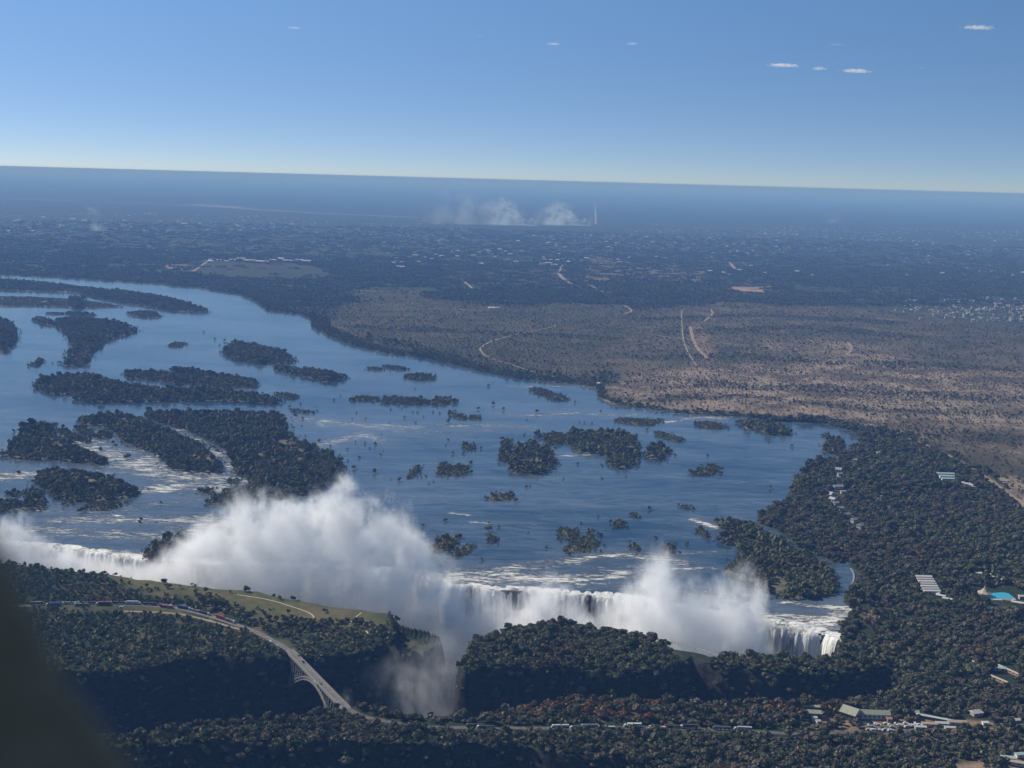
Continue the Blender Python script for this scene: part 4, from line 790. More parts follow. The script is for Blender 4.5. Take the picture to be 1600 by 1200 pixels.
for poly, v in ZONES['town']: tz |= inpoly(px, py, poly)
sv |= tz & (rng.uniform(0, 1, X.shape) < .35)
k = (rv < -30) & ~sv & (py < 478) & (rng.uniform(0, 1, X.shape) < np.clip(.62+.5*vn(X, Y, 700, 101)+.3*vn(X, Y, 200, 102), .1, .95)) & ~onroad(X, Y, 22)
X, Y = X[k], Y[k]; sc = rng.uniform(.8, 1.2, len(X))
scatter('far_woodland', X, Y, np.full(len(X), LAND-.3), np.where(rng.uniform(0, 1, len(X)) < .6+.4*vn(X, Y, 500, 103), 8, 9), sc)

# the mass of small roofs of the far town
pts = []
for poly, cnt in ((ZONES['town'][0][0], 900), (ZONES['town'][1][0], 900), (ZONES['town'][2][0], 260)):
    P_ = P(poly); lo, hi = P_.min(0), P_.max(0); X, Y = rng.uniform(lo[0], hi[0], cnt*8), rng.uniform(lo[1], hi[1], cnt*8)
    k = inpoly(X, Y, P_) & (vn(X, Y, 900, 111)+.4*vn(X, Y, 250, 112) > .02); k &= (np.abs(X/Y) < .45); q = np.stack([X[k], Y[k]], -1)[:cnt]; pts.append(q)
pts = np.vstack(pts); dd = np.hypot(*pts.T)
scatter('distant_roofs', pts[:, 0], pts[:, 1], np.full(len(pts), LAND), np.full(len(pts), 10), rng.uniform(.6, 1.5, len(pts))*np.clip(dd/9000, .8, 1.6))

# ------------------------------------------------------------------ steel arch bridge over the second gorge
STEEL = mat('grey_steel', (.26, .26, .25), .6, ((.22, .19, .16), .6, .45, .7)); DECK = mat('bridge_deck', (.13, .115, .105), .9, ((.18, .165, .15), .3, .4, .6)); PALE = mat('pale_concrete', (.38, .35, .31), .9, ((.27, .25, .22), .5, .4, .6))
DARK = mat('dark_rubber', (.02, .02, .02), .8); GLASS = mat('dark_glass', (.03, .04, .05), .15, spec=.6)
A0 = np.array(U(454, 1018, LAND)); B0 = np.array(U(540, 1106, LAND)); BL = float(np.hypot(*(B0-A0))); bang = math.atan2(*(B0-A0)[::-1])
br = empty('arch_bridge', ((A0[0]+B0[0])/2, (A0[1]+B0[1])/2, LAND+.3), bang)
tag(br, 'grey steel arch bridge with flat deck spanning the dark gorge', 'bridge')
hw = 4.9
b = MB(); b.box((0, 0, -.6), (BL+8, hw*2, 1.0)); b.build('deck', DECK, br)
for s in (-1, 1):
    b = MB(); b.box((0, s*(hw-.1), -1.4), (BL+6, .5, 2.2)); b.build('edge_girder', STEEL, br)
    b = MB(); b.box((0, s*(hw-.25), 1.25), (BL+8, .35, .25)); b.box((0, s*(hw-.25), .65), (BL+8, .2, .2))
    for k in range(50): b.box((-BL/2+BL*k/49, s*(hw-.25), .6), (.25, .25, 1.3))
    b.build('railing', PALE, br)
b = MB(); b.box((0, -1.4, -.05), (BL+6, 5.6, .16)); b.build('carriageway', ASPH, br)
b = MB()
for y_ in (2.6, 4.0): b.box((0, y_, .06), (BL+6, .14, .18))
b.build('rail_track', STEEL, br)
span = BL*.80; f0 = -34.0; fc = -4.0
def archz(x, dz=0): return fc+dz+(f0-fc)*(2*x/span)**2
NP = 20
for s in (-1, 1):
    rib = MB(); pts = [(-span/2+span*k/NP) for k in range(NP+1)]
    for k in range(NP):
        a_, c_ = pts[k], pts[k+1]; yo = lambda x: s*(hw-.6+3.5*(2*x/span)**2)
        rib.bar((a_, yo(a_), archz(a_)), (c_, yo(c_), archz(c_)), 1.1, 1.3)
        dl = lambda x: -3.2-2.8*(2*x/span)**2
        rib.bar((a_, yo(a_), archz(a_)+dl(a_)+3-3), (c_, yo(c_), archz(c_)+dl(c_)), .9)
        rib.bar((a_, yo(a_), archz(a_)), (c_, yo(c_), archz(c_)+dl(c_)), .5)
    rib.build('arch_rib', STEEL, br)
for k in range(NP+1):
    x_ = -span/2+span*k/NP
    if archz(x_) > -5: continue
    cb = MB(); yo = hw-.6+3.5*(2*x_/span)**2
    for s in (-1, 1): cb.bar((x_, s*yo, archz(x_)), (x_, s*(hw-.8), -1), .75)
    cb.bar((x_, -yo, archz(x_)), (x_, yo, archz(x_)), .5)
    if archz(x_) < -12: cb.bar((x_, -yo, archz(x_)+.5), (x_, hw-.8, -2), .4)
    cb.build('spandrel_column', STEEL, br)
for s in (-1, 1):
    for x0_, x1_ in ((-span/2, -BL/2+1), (span/2, BL/2-1)):
        eb = MB()
        for t_ in (0, .33, .66):
            a_ = x0_+(x1_-x0_)*t_; c_ = x0_+(x1_-x0_)*(t_+.33); eb.bar((a_, s*(hw-.8), f0*(1-t_)), (c_, s*(hw-.8), -1.2), .5); eb.bar((a_, s*(hw-.8), f0*(1-t_)), (a_, s*(hw-.8), -1.2), .6)
        eb.bar((x0_, s*(hw+2), f0), (x1_, s*(hw-.8), -8), .8); eb.build('end_truss', STEEL, br)
for s in (-1, 1):
    b = MB(); b.box((s*(BL/2+2), 0, -5), (7, hw*2+4, 8.6)); b.build('abutment', PALE, br)
b = MB(); b.box((14, -hw-1.2, -.1), (9, 2.6, .5)); b.box((14, -hw-2.3, .9), (9, .15, 1.6)); b.box((11, -hw-1.2, 1.6), (2.5, 2, .2)); b.build('viewing_platform', PALE, br)

# knife edge footbridge and the curved weir walkway
def walkway(name, label, cat, px, width, z, rails=True, m=PALE):
    L, _ = resample(smooth_line(P(px, z)), 4.0); c = L.mean(0); t = np.gradient(L, axis=0); t /= np.hypot(*t.T)[:, None]; n = np.stack([-t[:, 1], t[:, 0]], -1)
    o = empty(name, (c[0], c[1], 0)); tag(o, label, cat); Lc = L-c
    d = MB(); ra = [MB(), MB()]
    for i in range(len(L)-1):
        a_, b_ = Lc[i], Lc[i+1]; d.bar((*a_, z), (*b_, z), width, .35)
        for q, s in ((0, 1), (1, -1)):
            u, v = a_+n[i]*s*width/2, b_+n[i+1]*s*width/2; ra[q].bar((*u, z+1.1), (*v, z+1.1), .12); ra[q].bar((*u, z), (*u, z+1.1), .1)
        if i % 6 == 3: d.bar((*a_, z-4), (*a_, z), .5)
    d.build('deck', m, o)
    for q in ra: q.build('railing', STEEL, o)
walkway('footbridge', 'thin footbridge dipping along the knife edge in front of the spray', 'bridge', [(1046, 1003), (1070, 1007), (1095, 1014), (1122, 1024)], 2.4, LAND+1.5)
walkway('river_walkway', 'pale curved walkway wall standing in the narrow right channel', 'walkway', [(1329, 888), (1334, 896), (1334, 906), (1330, 916), (1326, 922)], 2.2, 1.8)

# ------------------------------------------------------------------ trucks and cars
PAINTS = {n_: mat('paint_'+n_, tuple(q*.8 for q in c_), .5, spec=.4) for n_, c_ in dict(white=(.80, .79, .76), silver=(.5, .51, .52), red=(.35, .04, .03), blue=(.05, .10, .28), grey=(.20, .21, .22), black=(.03, .03, .035), green=(.05, .14, .07), tan=(.40, .31, .2), tarp=(.06, .075, .09)).items()}
def wheel_proto(r, w_):
    b = MB(); b.cyl((0, 0, 0), r, w_, 12, 'Y'); b.cyl((0, 0, 0), r*.5, w_+.06, 8, 'Y', 1); me = bpy.data.meshes.new('wheel')
    me.from_pydata(b.V, [], b.F); me.materials.append(DARK); me.materials.append(PAINTS['silver']); me.polygons.foreach_set('material_index', b.I); me.update(); return me
W_T = wheel_proto(.52, .6); W_C = wheel_proto(.34, .24)
def truck(x, y, rz, cab, kind, load, label, group='trucks queueing on the road'):
    o = empty('truck', (x, y, LAND+.18), rz); o.scale = (1.12, 1.12, 1.12); tag(o, label, 'truck', group)
    b = MB(); b.box((7.6, 0, 1.75), (2.2, 2.45, 2.2), taper=.95); b.box((7.2, 0, 3.0), (1.5, 2.2, .55), taper=.8); b.box((8.8, 0, 1.1), (.5, 2.4, .8)); cb = b.build('cab', PAINTS[cab], o)
    b = MB(); b.box((8.69, 0, 2.2), (.06, 2.1, .8)); b.build('windscreen', GLASS, cb)
    b = MB(); b.box((0, 0, 1.02), (16.5, 1.1, .3)); b.build('chassis', PAINTS['black'], o)
    segs = [(-4.9, 7.6), (2.9, 6.6)] if kind != 'box' else [(-1.6, 14.2)]
    for cx_, ln in segs:
        b = MB()
        if kind == 'box': b.box((cx_, 0, 2.65), (ln, 2.5, 2.75)); b.box((cx_, 0, 4.06), (ln, 2.3, .12))
        elif kind == 'flat': b.box((cx_, 0, 1.35), (ln, 2.5, .3)); b.box((cx_, 0, 2.0), (ln-.8, 2.2, 1.1))
        elif kind == 'tank': b.cyl((cx_, 0, 2.25), 1.15, ln, 12, 'X'); b.box((cx_, 0, 3.42), (ln*.8, .5, .15))
        else: b.box((cx_, 0, 2.2), (ln, 2.5, 1.7), taper=.97); b.box((cx_, 0, 3.1), (ln*.95, 2.3, .25))
        b.build('trailer', PAINTS[load], o)
    for wx_ in (-7.6, -6.4, -3.2, 1.6, 4.6, 8.0):
        for s in (-1, 1):
            w_ = bpy.data.objects.new('wheel', W_T); COL.objects.link(w_); w_.parent = o; w_.location = (wx_, s*1.0, .5)
    return o
def at_road(line, px, off, flip=False):
    L = smooth_line(P(line, LAND)); pp = np.array([proj(a, b_, LAND) for a, b_ in L]); i = int(np.argmin(abs(pp[:, 0]-px))); i = min(max(i, 1), len(L)-2)
    t_ = L[i+1]-L[i-1]; t_ /= np.hypot(*t_); n_ = np.array([-t_[1], t_[0]])
    # exact place by interpolation
    f = np.interp(px, pp[:, 0], np.arange(len(L))); k = int(f); k = min(k, len(L)-2); q = L[k]*(1-(f-k))+L[k+1]*(f-k)
    return q[0]+n_[0]*off, q[1]+n_[1]*off, math.atan2(t_[1], t_[0])+(math.pi if flip else 0)
TW = [(58, 2.3, 'grey', 'box', 'grey'), (88, 2.3, 'white', 'side', 'tarp'), (84, -2.4, 'white', 'tank', 'blue'), (112, 2.3, 'silver', 'side', 'grey'), (128, -2.4, 'white', 'flat', 'grey'), (139, 2.3, 'red', 'side', 'tarp'), (163, 2.3, 'silver', 'side', 'red'), (162, -2.4, 'white', 'box', 'tarp'),
      (187, 2.3, 'white', 'side', 'tarp'), (208, 2.3, 'white', 'box', 'silver'), (233, 2.3, 'blue', 'side', 'tarp'), (257, 2.3, 'white', 'flat', 'red'), (262, -2.4, 'red', 'side', 'grey'), (286, 2.3, 'white', 'box', 'blue'), (303, 2.3, 'silver', 'flat', 'grey'), (317, 2.3, 'white', 'side', 'tarp'), (344, 2.3, 'red', 'box', 'red'), (357, 2.3, 'white', 'side', 'grey')]
LW = ['leftmost grey box truck', 'second truck of the upper lane with dark tarp', 'white cab tanker truck leftmost in the lower lane', 'silver cab truck in the upper lane with grey load', 'white cab flatbed truck second in the lower lane', 'red cab truck with dark tarp in the upper lane', 'silver cab truck with red trailers in the upper lane', 'white cab truck with dark box third in the lower lane',
      'white cab truck with dark trailers at the middle of the queue', 'silver box truck right of the middle of the queue', 'blue cab truck with dark trailers before the green verge', 'white cab flatbed truck with red load by the verge', 'red cab truck alone in the lower lane by the verge', 'blue box truck at the start of the road bend', 'silver cab flatbed truck on the road bend', 'white cab truck with tarp just before the big dark tree', 'red box truck just behind the big dark tree', 'white cab truck last of the queue right of the big tree']
for (p_, off, cb_, kd, ld_), lab in zip(TW, LW):
    x, y, rz = at_road(ROAD_W, p_, off, off < 0); truck(x, y, rz, cb_, kd, ld_, lab+' on the plateau road', 'trucks queueing on the plateau road')
TE = [(876, 1.9, 'white', 'side', 'silver'), (904, -2.2, 'white', 'side', 'tarp'), (922, 2.2, 'silver', 'side', 'grey'), (947, -2.2, 'white', 'flat', 'silver'), (989, 1.9, 'white', 'box', 'white'), (1027, -2.2, 'white', 'flat', 'silver'), (1052, 2.2, 'red', 'flat', 'tarp'), (1077, 1.5, 'white', 'box', 'tarp'), (1128, 1.5, 'grey', 'tank', 'grey'), (1161, 1.2, 'white', 'box', 'silver'), (742, 2.0, 'grey', 'side', 'tarp'), (759, -2.2, 'white', 'side', 'tarp')]
LE = ['white cab truck with two silver trailers left of the parked line', 'white cab truck with dark tarp second in the line', 'silver cab truck with grey trailers third in the line', 'white cab flatbed truck left of the long white box truck', 'brightest long white box truck', 'white cab flatbed truck right of the long white box truck', 'red cab truck with dark load near the line middle', 'white cab truck with dark box near the line middle', 'grey tanker truck towards the right of the line', 'white cab silver box truck last at the right', 'grey truck with dark tarp far left among the trees', 'white cab truck with dark tarp far left among the trees']
for (p_, off, cb_, kd, ld_), lab in zip(TE, LE):
    x, y, rz = at_road(ROAD_E, p_, off, True); truck(x, y, rz, cb_, kd, ld_, lab+' on the lower road', 'trucks queueing on the lower road')
CARP = {}
def car(x, y, z, rz, col, label, group=None, name='car'):
    if col not in CARP:
        o = empty('car', (x, y, z), rz); b = MB(); b.box((0, 0, .62), (4.4, 1.8, .65), taper=.97); b.box((-.2, 0, 1.2), (2.5, 1.6, .6), taper=.78); bd = b.build('body', PAINTS[col], o)
        b = MB(); b.box((-.2, 0, 1.19), (2.36, 1.62, .40), taper=.84); b.build('window', GLASS, bd)
        for wx_ in (-1.4, 1.4):
            for s in (-1, 1):
                w_ = bpy.data.objects.new('wheel', W_C); COL.objects.link(w_); w_.parent = o; w_.location = (wx_, s*.82, .34)
        CARP[col] = o
    else:
        o = copy_tree(CARP[col]); o.location = (x, y, z); o.rotation_euler = (0, 0, rz)
    tag(o, label, 'car', group); 
    if not group and 'group' in o: del o['group']
    return o
for k, (a, c_, col, lab) in enumerate([(423, 1003, 'white', 'white car leading the small group at the far bridge head'), (424, 1008, 'black', 'black car behind the white one at the far bridge head'), (428, 1013, 'white', 'white car nearest the far end of the bridge'), (433, 1010, 'silver', 'silver car pulled over by the green patch at the bridge head'), (425, 1010.5, 'grey', 'grey car between the two white cars at the bridge head')]):
    x, y = U(a, c_, LAND); car(x, y, LAND+.2, bang+.1*k, col, lab).scale = (1.25,)*3
for t_, off, col, lab in [(-.28, 2, 'black', 'dark car driving on the far part of the bridge'), (.10, -2, 'grey', 'dark car beside the platform in the middle of the bridge')]:
    x, y = (A0+B0)/2+(B0-A0)*t_; n_ = np.array([-(B0-A0)[1], (B0-A0)[0]])/BL; car(x+n_[0]*off, y+n_[1]*off, LAND+.36, bang, col, lab).scale = (1.2,)*3
x, y = U(822, 1140, LAND); car(x+0, y+1.5, LAND+.2, .1, 'tan', 'tan car on the bare patch beside the lower road')
for k, (a, c_, lab) in enumerate([(190, 949, 'white car between two trucks on the plateau road'), (387, 984.5, 'black car driving on the curved road towards the bridge')]):
    x, y = U(a, c_, LAND); car(x, y-1, LAND+.2, 0 if k == 0 else -.9, ('white', 'black')[k], lab)
# car park
pc = [(1352+k*5.2+random.uniform(-1, 1), 1131.5+(k % 3)*2.3+random.uniform(-.6, .6)) for k in range(20)]+[(1356+k*4.6, 1141.5+random.uniform(-.8, .8)) for k in range(9)]+[(1404+k*5, 1135+random.uniform(-1, 2)) for k in range(7)]
for k, (a, c_) in enumerate(pc):
    x, y = U(a, c_, LAND); col = ('white', 'white', 'silver', 'white', 'white', 'grey')[k % 6]; cr_o = car(x, y, LAND+.15, random.uniform(-.3, .3)+1.2*(k % 2), col, f'{col} vehicle in the crowded car park before the green roofed buildings', f'{col} vehicles in the crowded car park')
    cr_o.scale = (1.3, 1.3, 1.45)

# ------------------------------------------------------------------ buildings
WALLS = {'cream': mat('wall_cream', (.55, .50, .42), .9), 'white': mat('wall_white', (.75, .73, .70), .9), 'pink': mat('wall_pink', (.50, .33, .27), .9), 'dark': mat('wall_dark', (.12, .11, .10), .9)}
ROOFS = {'green': mat('roof_pale_green', (.26, .28, .20), .7, ((.33, .34, .25), .5, .4, .6)), 'thatch': mat('roof_grey_thatch', (.36, .34, .33), .95, ((.46, .43, .40), .6, .4, .6)), 'pale': mat('roof_pale_metal', (.50, .48, .44), .6), 'rust': mat('roof_rust', (.36, .22, .15), .9), 'white': mat('roof_white', (.64, .62, .60), .7), 'aqua': mat('roof_aqua', (.38, .48, .44), .6), 'brown': mat('roof_brown', (.10, .07, .055), .9), 'tan': mat('roof_tan', (.42, .34, .25), .9)}
def house(px, py, ln, wd, h, rz, roof, wall, label, rise=None, hip=0.0, name='building', cat='building', group=None, windows=3, eave=.8, flat=False):
    x, y = U(px, py, LAND); o = empty(name, (x, y, LAND), rz); tag(o, label, cat, group)
    b = MB(); b.box((0, 0, h/2), (ln, wd, h)); wl = b.build('wall', WALLS[wall], o)
    rise = wd*.28 if rise is None else rise; L2, W2 = ln/2+eave, wd/2+eave; b = MB()
    if flat: b.box((0, 0, h+.25), (ln+eave*2, wd+eave*2, .5))
    else:
        r_ = L2-hip; V = [(-L2, -W2, h), (L2, -W2, h), (L2, W2, h), (-L2, W2, h), (-r_, 0, h+rise), (r_, 0, h+rise)]; T = [(a, b_, c_-.35) for a, b_, c_ in V[:4]]
        b.add(V+T, [(0, 1, 5, 4), (2, 3, 4, 5), (1, 2, 5), (3, 0, 4), (6, 7, 1, 0), (7, 8, 2, 1), (8, 9, 3, 2), (9, 6, 0, 3), (9, 8, 7, 6)])
    b.build('roof', ROOFS[roof], o)
    for k in range(windows):
        b = MB(); b.box((-ln/2+ln*(k+.5)/windows, -wd/2-.02, h*.55), (min(2.2, ln/windows*.5), .12, h*.4)); b.build('window', GLASS, wl)
    return o
house(1269, 1121, 19, 9, 7, -.10, 'green', 'dark', 'small hall with twin pale green vaulted roof strips left of the car park', windows=3)
house(1267, 1113, 19, 5, 8, -.10, 'green', 'dark', 'narrow pale roofed wing behind the twin roof hall', windows=2); house(1272, 1127, 5, 4, 5, .1, 'pale', 'cream', 'small cream kiosk below the twin roof hall', windows=1); house(1278, 1131, 4, 4, 4, .3, 'pale', 'white', 'small white hut right of the cream kiosk', windows=1)
house(1329, 1122, 19, 17, 8, -.75, 'green', 'dark', 'tall gabled green roof hall at the left of the car park buildings', rise=6, windows=3)
house(1364, 1121, 36, 11, 6, -.02, 'green', 'cream', 'long green roofed building facing the car park', rise=3.5, windows=7)
house(1423, 1116, 17, 7, 4, -.2, 'green', 'cream', 'low pale green shed right of the long green roof', windows=2); house(1389, 1127, 5, 5, 4, 0, 'rust', 'pink', 'tiny rust roofed gate house at the car park', windows=1)
for k, (a, c_, l_, w_, rf) in enumerate([(1452, 1134, 16, 5, 'tan'), (1472, 1133, 13, 5, 'pale'), (1495, 1131, 20, 6, 'tan'), (1438, 1139, 12, 4, 'pale'), (1484, 1140, 11, 4, 'pale'), (1510, 1136, 7, 5, 'rust')]):
    house(a, c_, l_, w_, 3.2, -.05, rf, 'cream', ['low tan roofed stall row right of the car park', 'low pale roofed stall left of the long tan roof', 'long low tan roof at the right end of the market', 'low pale roof stall in front of the car park end', 'small pale roof stall in front of the long tan roof', 'small rust roofed hut at the right end of the market'][k], windows=2)
o = house(1462, 1125, 42, 3.5, 3.4, -.42, 'aqua', 'dark', 'slanting pale blue covered walkway roof right of the car park', windows=4)
house(1525, 1117, 12, 9, 4, .3, 'pale', 'pink', 'pink walled house under trees at the right', windows=2); house(1539, 1132, 6, 4, 3, .1, 'white', 'white', 'bright white rounded tent roof beside the bare yard', windows=1); house(1586, 1128, 10, 5, 3, .2, 'pale', 'cream', 'pale roofed house at the right edge behind the yard', windows=2)
house(1576, 1050, 34, 3.0, 3.5, -1.12, 'tan', 'pink', 'long slanting orange wall roof at the right of the sunken court', windows=6); house(1560, 1064, 27, 3.0, 3.5, -1.05, 'tan', 'pink', 'shorter slanting orange wall roof left of the sunken court', windows=4); house(1561, 1047, 15, 6, 3.5, -.1, 'aqua', 'cream', 'pale green roof between the slanting orange wings', windows=2); house(1517, 1037, 7, 5, 4, -.5, 'pale', 'cream', 'small pale roof hidden in trees left of the court', windows=1); house(1535, 1044, 7, 4, 4, .1, 'rust', 'pink', 'small rust roof hidden in trees left of the court', windows=1)
for k in range(7): house(1443+k*2.1, 906+k*3.9, 24, 4.4, 6.0+.1*k, .02, 'white' if k % 2 == 0 else 'pale', 'pink', f'{("topmost", "second", "third", "fourth", "fifth", "sixth", "lowest")[k]} stepped white roof of the pink walled hotel wing', rise=1.6, windows=4)
for k, (a, c_) in enumerate([(1461, 930), (1470, 934), (1480, 939)]): house(a, c_, 13, 5, 4, -.55, 'pale', 'pink', ('upper', 'middle', 'lower')[k]+' slanting pale wing below the stepped hotel roofs', windows=3)
for k, (a, c_, l_, r_) in enumerate([(1528, 899, 9, -.1), (1541, 901, 12, -.3), (1555, 906, 12, -.35), (1571, 909, 13, -.1), (1586, 911, 9, .1)]): house(a, c_, l_, 5, 4.5, r_, 'white', 'white', ('first', 'second', 'third', 'fourth', 'last')[k]+' white roof from the left in the row above the pool', windows=2)
for k, (a, c_) in enumerate([(1546, 954), (1557, 956), (1567, 957), (1575, 958), (1586, 958)]): house(a, c_, 7, 3.5, 4, -.1, 'white', 'cream', ('first', 'second', 'third', 'fourth', 'last')[k]+' cream cottage roof from the left in the row below the pool', windows=1)
# pool with its pointed pavilion
pw = mat('pool_water', (.05, .36, .50), .12, spec=.5)
x, y = U(1560, 930, LAND); o = empty('swimming_pool', (x, y, LAND)); tag(o, 'turquoise swimming pool with pale deck beside the pointed pavilion', 'pool')
b = MB(); b.V = [(-21, -12, .25), (-14, -19, .25), (6, -20, .25), (20, -14, .25), (19, 10, .25), (4, 21, .25), (-12, 18, .25)]; b.F = [(0, 1, 2, 3, 4, 5, 6)]; sh = [(q[0]*1.2, q[1]*1.2, .12) for q in b.V]
b.build('water', pw, o); c2 = MB(); c2.V = sh; c2.F = [(0, 1, 2, 3, 4, 5, 6)]; c2.build('deck', SAND, o)
def pavilion(px, py, R_, h, label, rf='thatch', wl='cream', name='pavilion', n=8, peak=None):
    x, y = U(px, py, LAND); o = empty(name, (x, y, LAND)); tag(o, label, 'pavilion')
    b = MB(); b.cyl((0, 0, h*.2), R_*.8, h*.4, n); b.build('wall', WALLS[wl], o)
    b = MB(); rr = [(R_, .36), (R_*.55, .55), (R_*.22, .8), (R_*.03, 1.15)]; V = [(q*math.cos(6.283*k/n), q*math.sin(6.283*k/n), h*z_) for q, z_ in rr for k in range(n)]
    b.add(V, [(a*n+k, a*n+(k+1) % n, (a+1)*n+(k+1) % n, (a+1)*n+k) for a in range(3) for k in range(n)]+[tuple(range(n))[::-1]]); b.build('roof', ROOFS[rf], o); return o
pavilion(1538, 931, 11, 14, 'pointed pale thatched pavilion left of the turquoise pool', 'tan'); pavilion(1531, 931, 6, 7, 'small low thatched cone left of the pointed pavilion', 'tan')
house(1573, 940, 12, 5, 3, -.35, 'rust', 'cream', 'small rust and pale bar roof below the pool right side', windows=2); house(1590, 945, 16, 6, 4, -.5, 'pale', 'cream', 'pale hotel roof at the right edge below the pool', windows=3); house(1596, 936, 8, 6, 5, 0, 'pale', 'pink', 'small pale roof at the right edge beside the pool', windows=2)
# riverside lodge
LODGE = [(1296, 777, 15, 13, 7, -.9, 'square thatched roof largest of the slanting lodge chain'), (1301, 784, 12, 9, 6, -.9, 'second thatched roof of the slanting lodge chain'), (1306, 790, 10, 6, 6, .5, 'narrow thatched roof third in the lodge chain'), (1314, 798, 9, 6, 6, .35, 'thatched roof fourth in the lodge chain'), (1323, 808, 12, 7, 6, .5, 'thatched roof fifth in the lodge chain'), (1334, 817, 10, 8, 7, .6, 'pale curved thatched roof sixth in the lodge chain'), (1344, 826, 10, 9, 7, .7, 'pale curved thatched roof last and lowest in the lodge chain'),
         (1309, 764, 20, 8, 6, .25, 'long lodge main roof with orange terrace at the lawn'), (1321, 771, 20, 5, 5, .2, 'curved lodge roof right of the terrace'), (1335, 777, 13, 5, 5, -.2, 'white low roof right end of the lodge centre'), (1310, 738, 12, 10, 7, -.3, 'grey lodge roof at the top of the riverside chain'), (1312, 744, 10, 5, 6, .4, 'narrow lodge roof below the grey top one'), (1310, 751, 5, 9, 6, 0, 'upright white lodge gable above the terrace'), (1328, 726, 17, 5, 6, .45, 'long thin lodge roof hidden up river in the trees'), (1336, 723, 6, 5, 7, 0, 'small pointed roof beside the long thin lodge roof'), (1350, 718, 9, 4, 6, .3, 'small thin roof among trees above the lodge'), (1372, 712, 7, 5, 8, .2, 'small pointed white roof highest of the lodge group'), (1376, 779, 14, 3, 5, -.35, 'thin white roof alone in the trees right of the lodge')]
for a, c_, l_, w_, h_, r_, lab in LODGE: house(a, c_, l_, w_, h_, r_, 'thatch', 'cream', lab, rise=w_*.4, windows=2, name='lodge')
for k, (a, c_, l_) in enumerate([(1477, 743, 36), (1479, 747, 30), (1481, 751, 26)]): house(a, c_, l_, 7, 5, 0, 'aqua', 'white', ('rear', 'middle', 'front')+() and ('rear', 'middle', 'front')[k]+' pale green roofed shed of the trio in the far trees', windows=5)
for k, (a, c_) in enumerate([(1502, 757), (1512, 759), (1519, 761), (1523, 763)]): house(a, c_, 11, 8, 4.5, -.3, 'pale', 'cream', ('first', 'second', 'third', 'last')[k]+' grey roofed house from the left beside the shed trio', windows=2)
house(935, 603, 8, 8, 9, 0, 'white', 'white', 'tiny bright white house at the sandy landing on the far bank', windows=1); house(1453, 711, 5, 4, 4, 0, 'white', 'white', 'tiny white roof alone beside the dirt road', windows=1); house(1524, 787, 9, 3, 4, 0, 'white', 'white', 'thin white roof left of two in the far right trees', windows=1); house(1540, 787, 10, 3, 4, 0, 'white', 'white', 'thin white roof right of two in the far right trees', windows=1)
house(1592, 1196, 26, 5, 4, -.35, 'tan', 'cream', 'pale roof strip at the bottom right corner', windows=3); house(1575, 1188, 14, 5, 4, -.2, 'aqua', 'cream', 'pale blue roof above the corner roof strip', windows=2); house(1593, 1183, 9, 5, 4, .2, 'aqua', 'white', 'small pale blue roof at the right edge near the bottom corner', windows=1)
house(768, 484, 30, 16, 10, .1, 'white', 'white', 'white building alone in dark far woods at centre', windows=2); house(776, 483, 26, 10, 8, .6, 'white', 'white', 'smaller white wing beside the white far woods building', windows=1)
# far town: each roof a thing, a few per cluster
TOWN = [('large pale shed', 'pale sheds beside the striped field', [(332+k*10.5+random.uniform(-3, 3), 408+random.uniform(-3, 2)) for k in range(15)], 60, 26, ('white', 'pale')), ('pale roof', 'pale roofs of the left town', [(random.uniform(190, 480), random.uniform(334, 362)) for k in range(52)], 34, 22, ('white', 'pale', 'rust')),
        ('pale roof', 'pale roofs of the central town', [(random.uniform(600, 1050), random.uniform(368, 412)) for k in range(70)], 34, 18, ('pale', 'white', 'rust', 'pale')), ('pale roof', 'pale roofs of the right hand town', [(random.uniform(1080, 1600), random.uniform(362, 432)) for k in range(56)], 30, 16, ('white', 'pale')),
        ('small pale roof', 'roofs of the village at the right edge', [(1385+215*math.sqrt(random.random()), random.uniform(466, 504)) for k in range(66)], 15, 9, ('tan', 'pale', 'thatch')), ('bright roof', 'bright roofs at the far left edge', [(30, 345), (24, 346), (139, 326), (114, 343), (132, 345), (68, 340), (96, 353), (14, 362), (50, 362), (288, 350)], 60, 30, ('white',)), ('long white roof', 'long white roofs in the central fields', [(752, 413), (866, 415), (857, 412), (848, 413), (626, 418), (650, 400), (760, 391), (690, 388)], 55, 14, ('white', 'pale'))]
tp = {}
for lab, grp, pts_, l_, w_, rfs in TOWN:
    for a, c_ in pts_:
        rf = random.choice(rfs); x, y = U(a, c_, LAND); s_ = random.uniform(.5, 1.1)
        if rf not in tp:
            o = house(a, c_, 30, 16, 7, 0, rf, 'cream', 'x', windows=0, name='town_house', cat='house'); tp[rf] = o
        else: o = copy_tree(tp[rf])
        o.location = (x, y, LAND); o.rotation_euler = (0, 0, random.uniform(-.5, .5)); o.scale = (l_/30*s_, w_/16*s_, 1.0); tag(o, f'{lab} among the {grp}', 'house', grp)

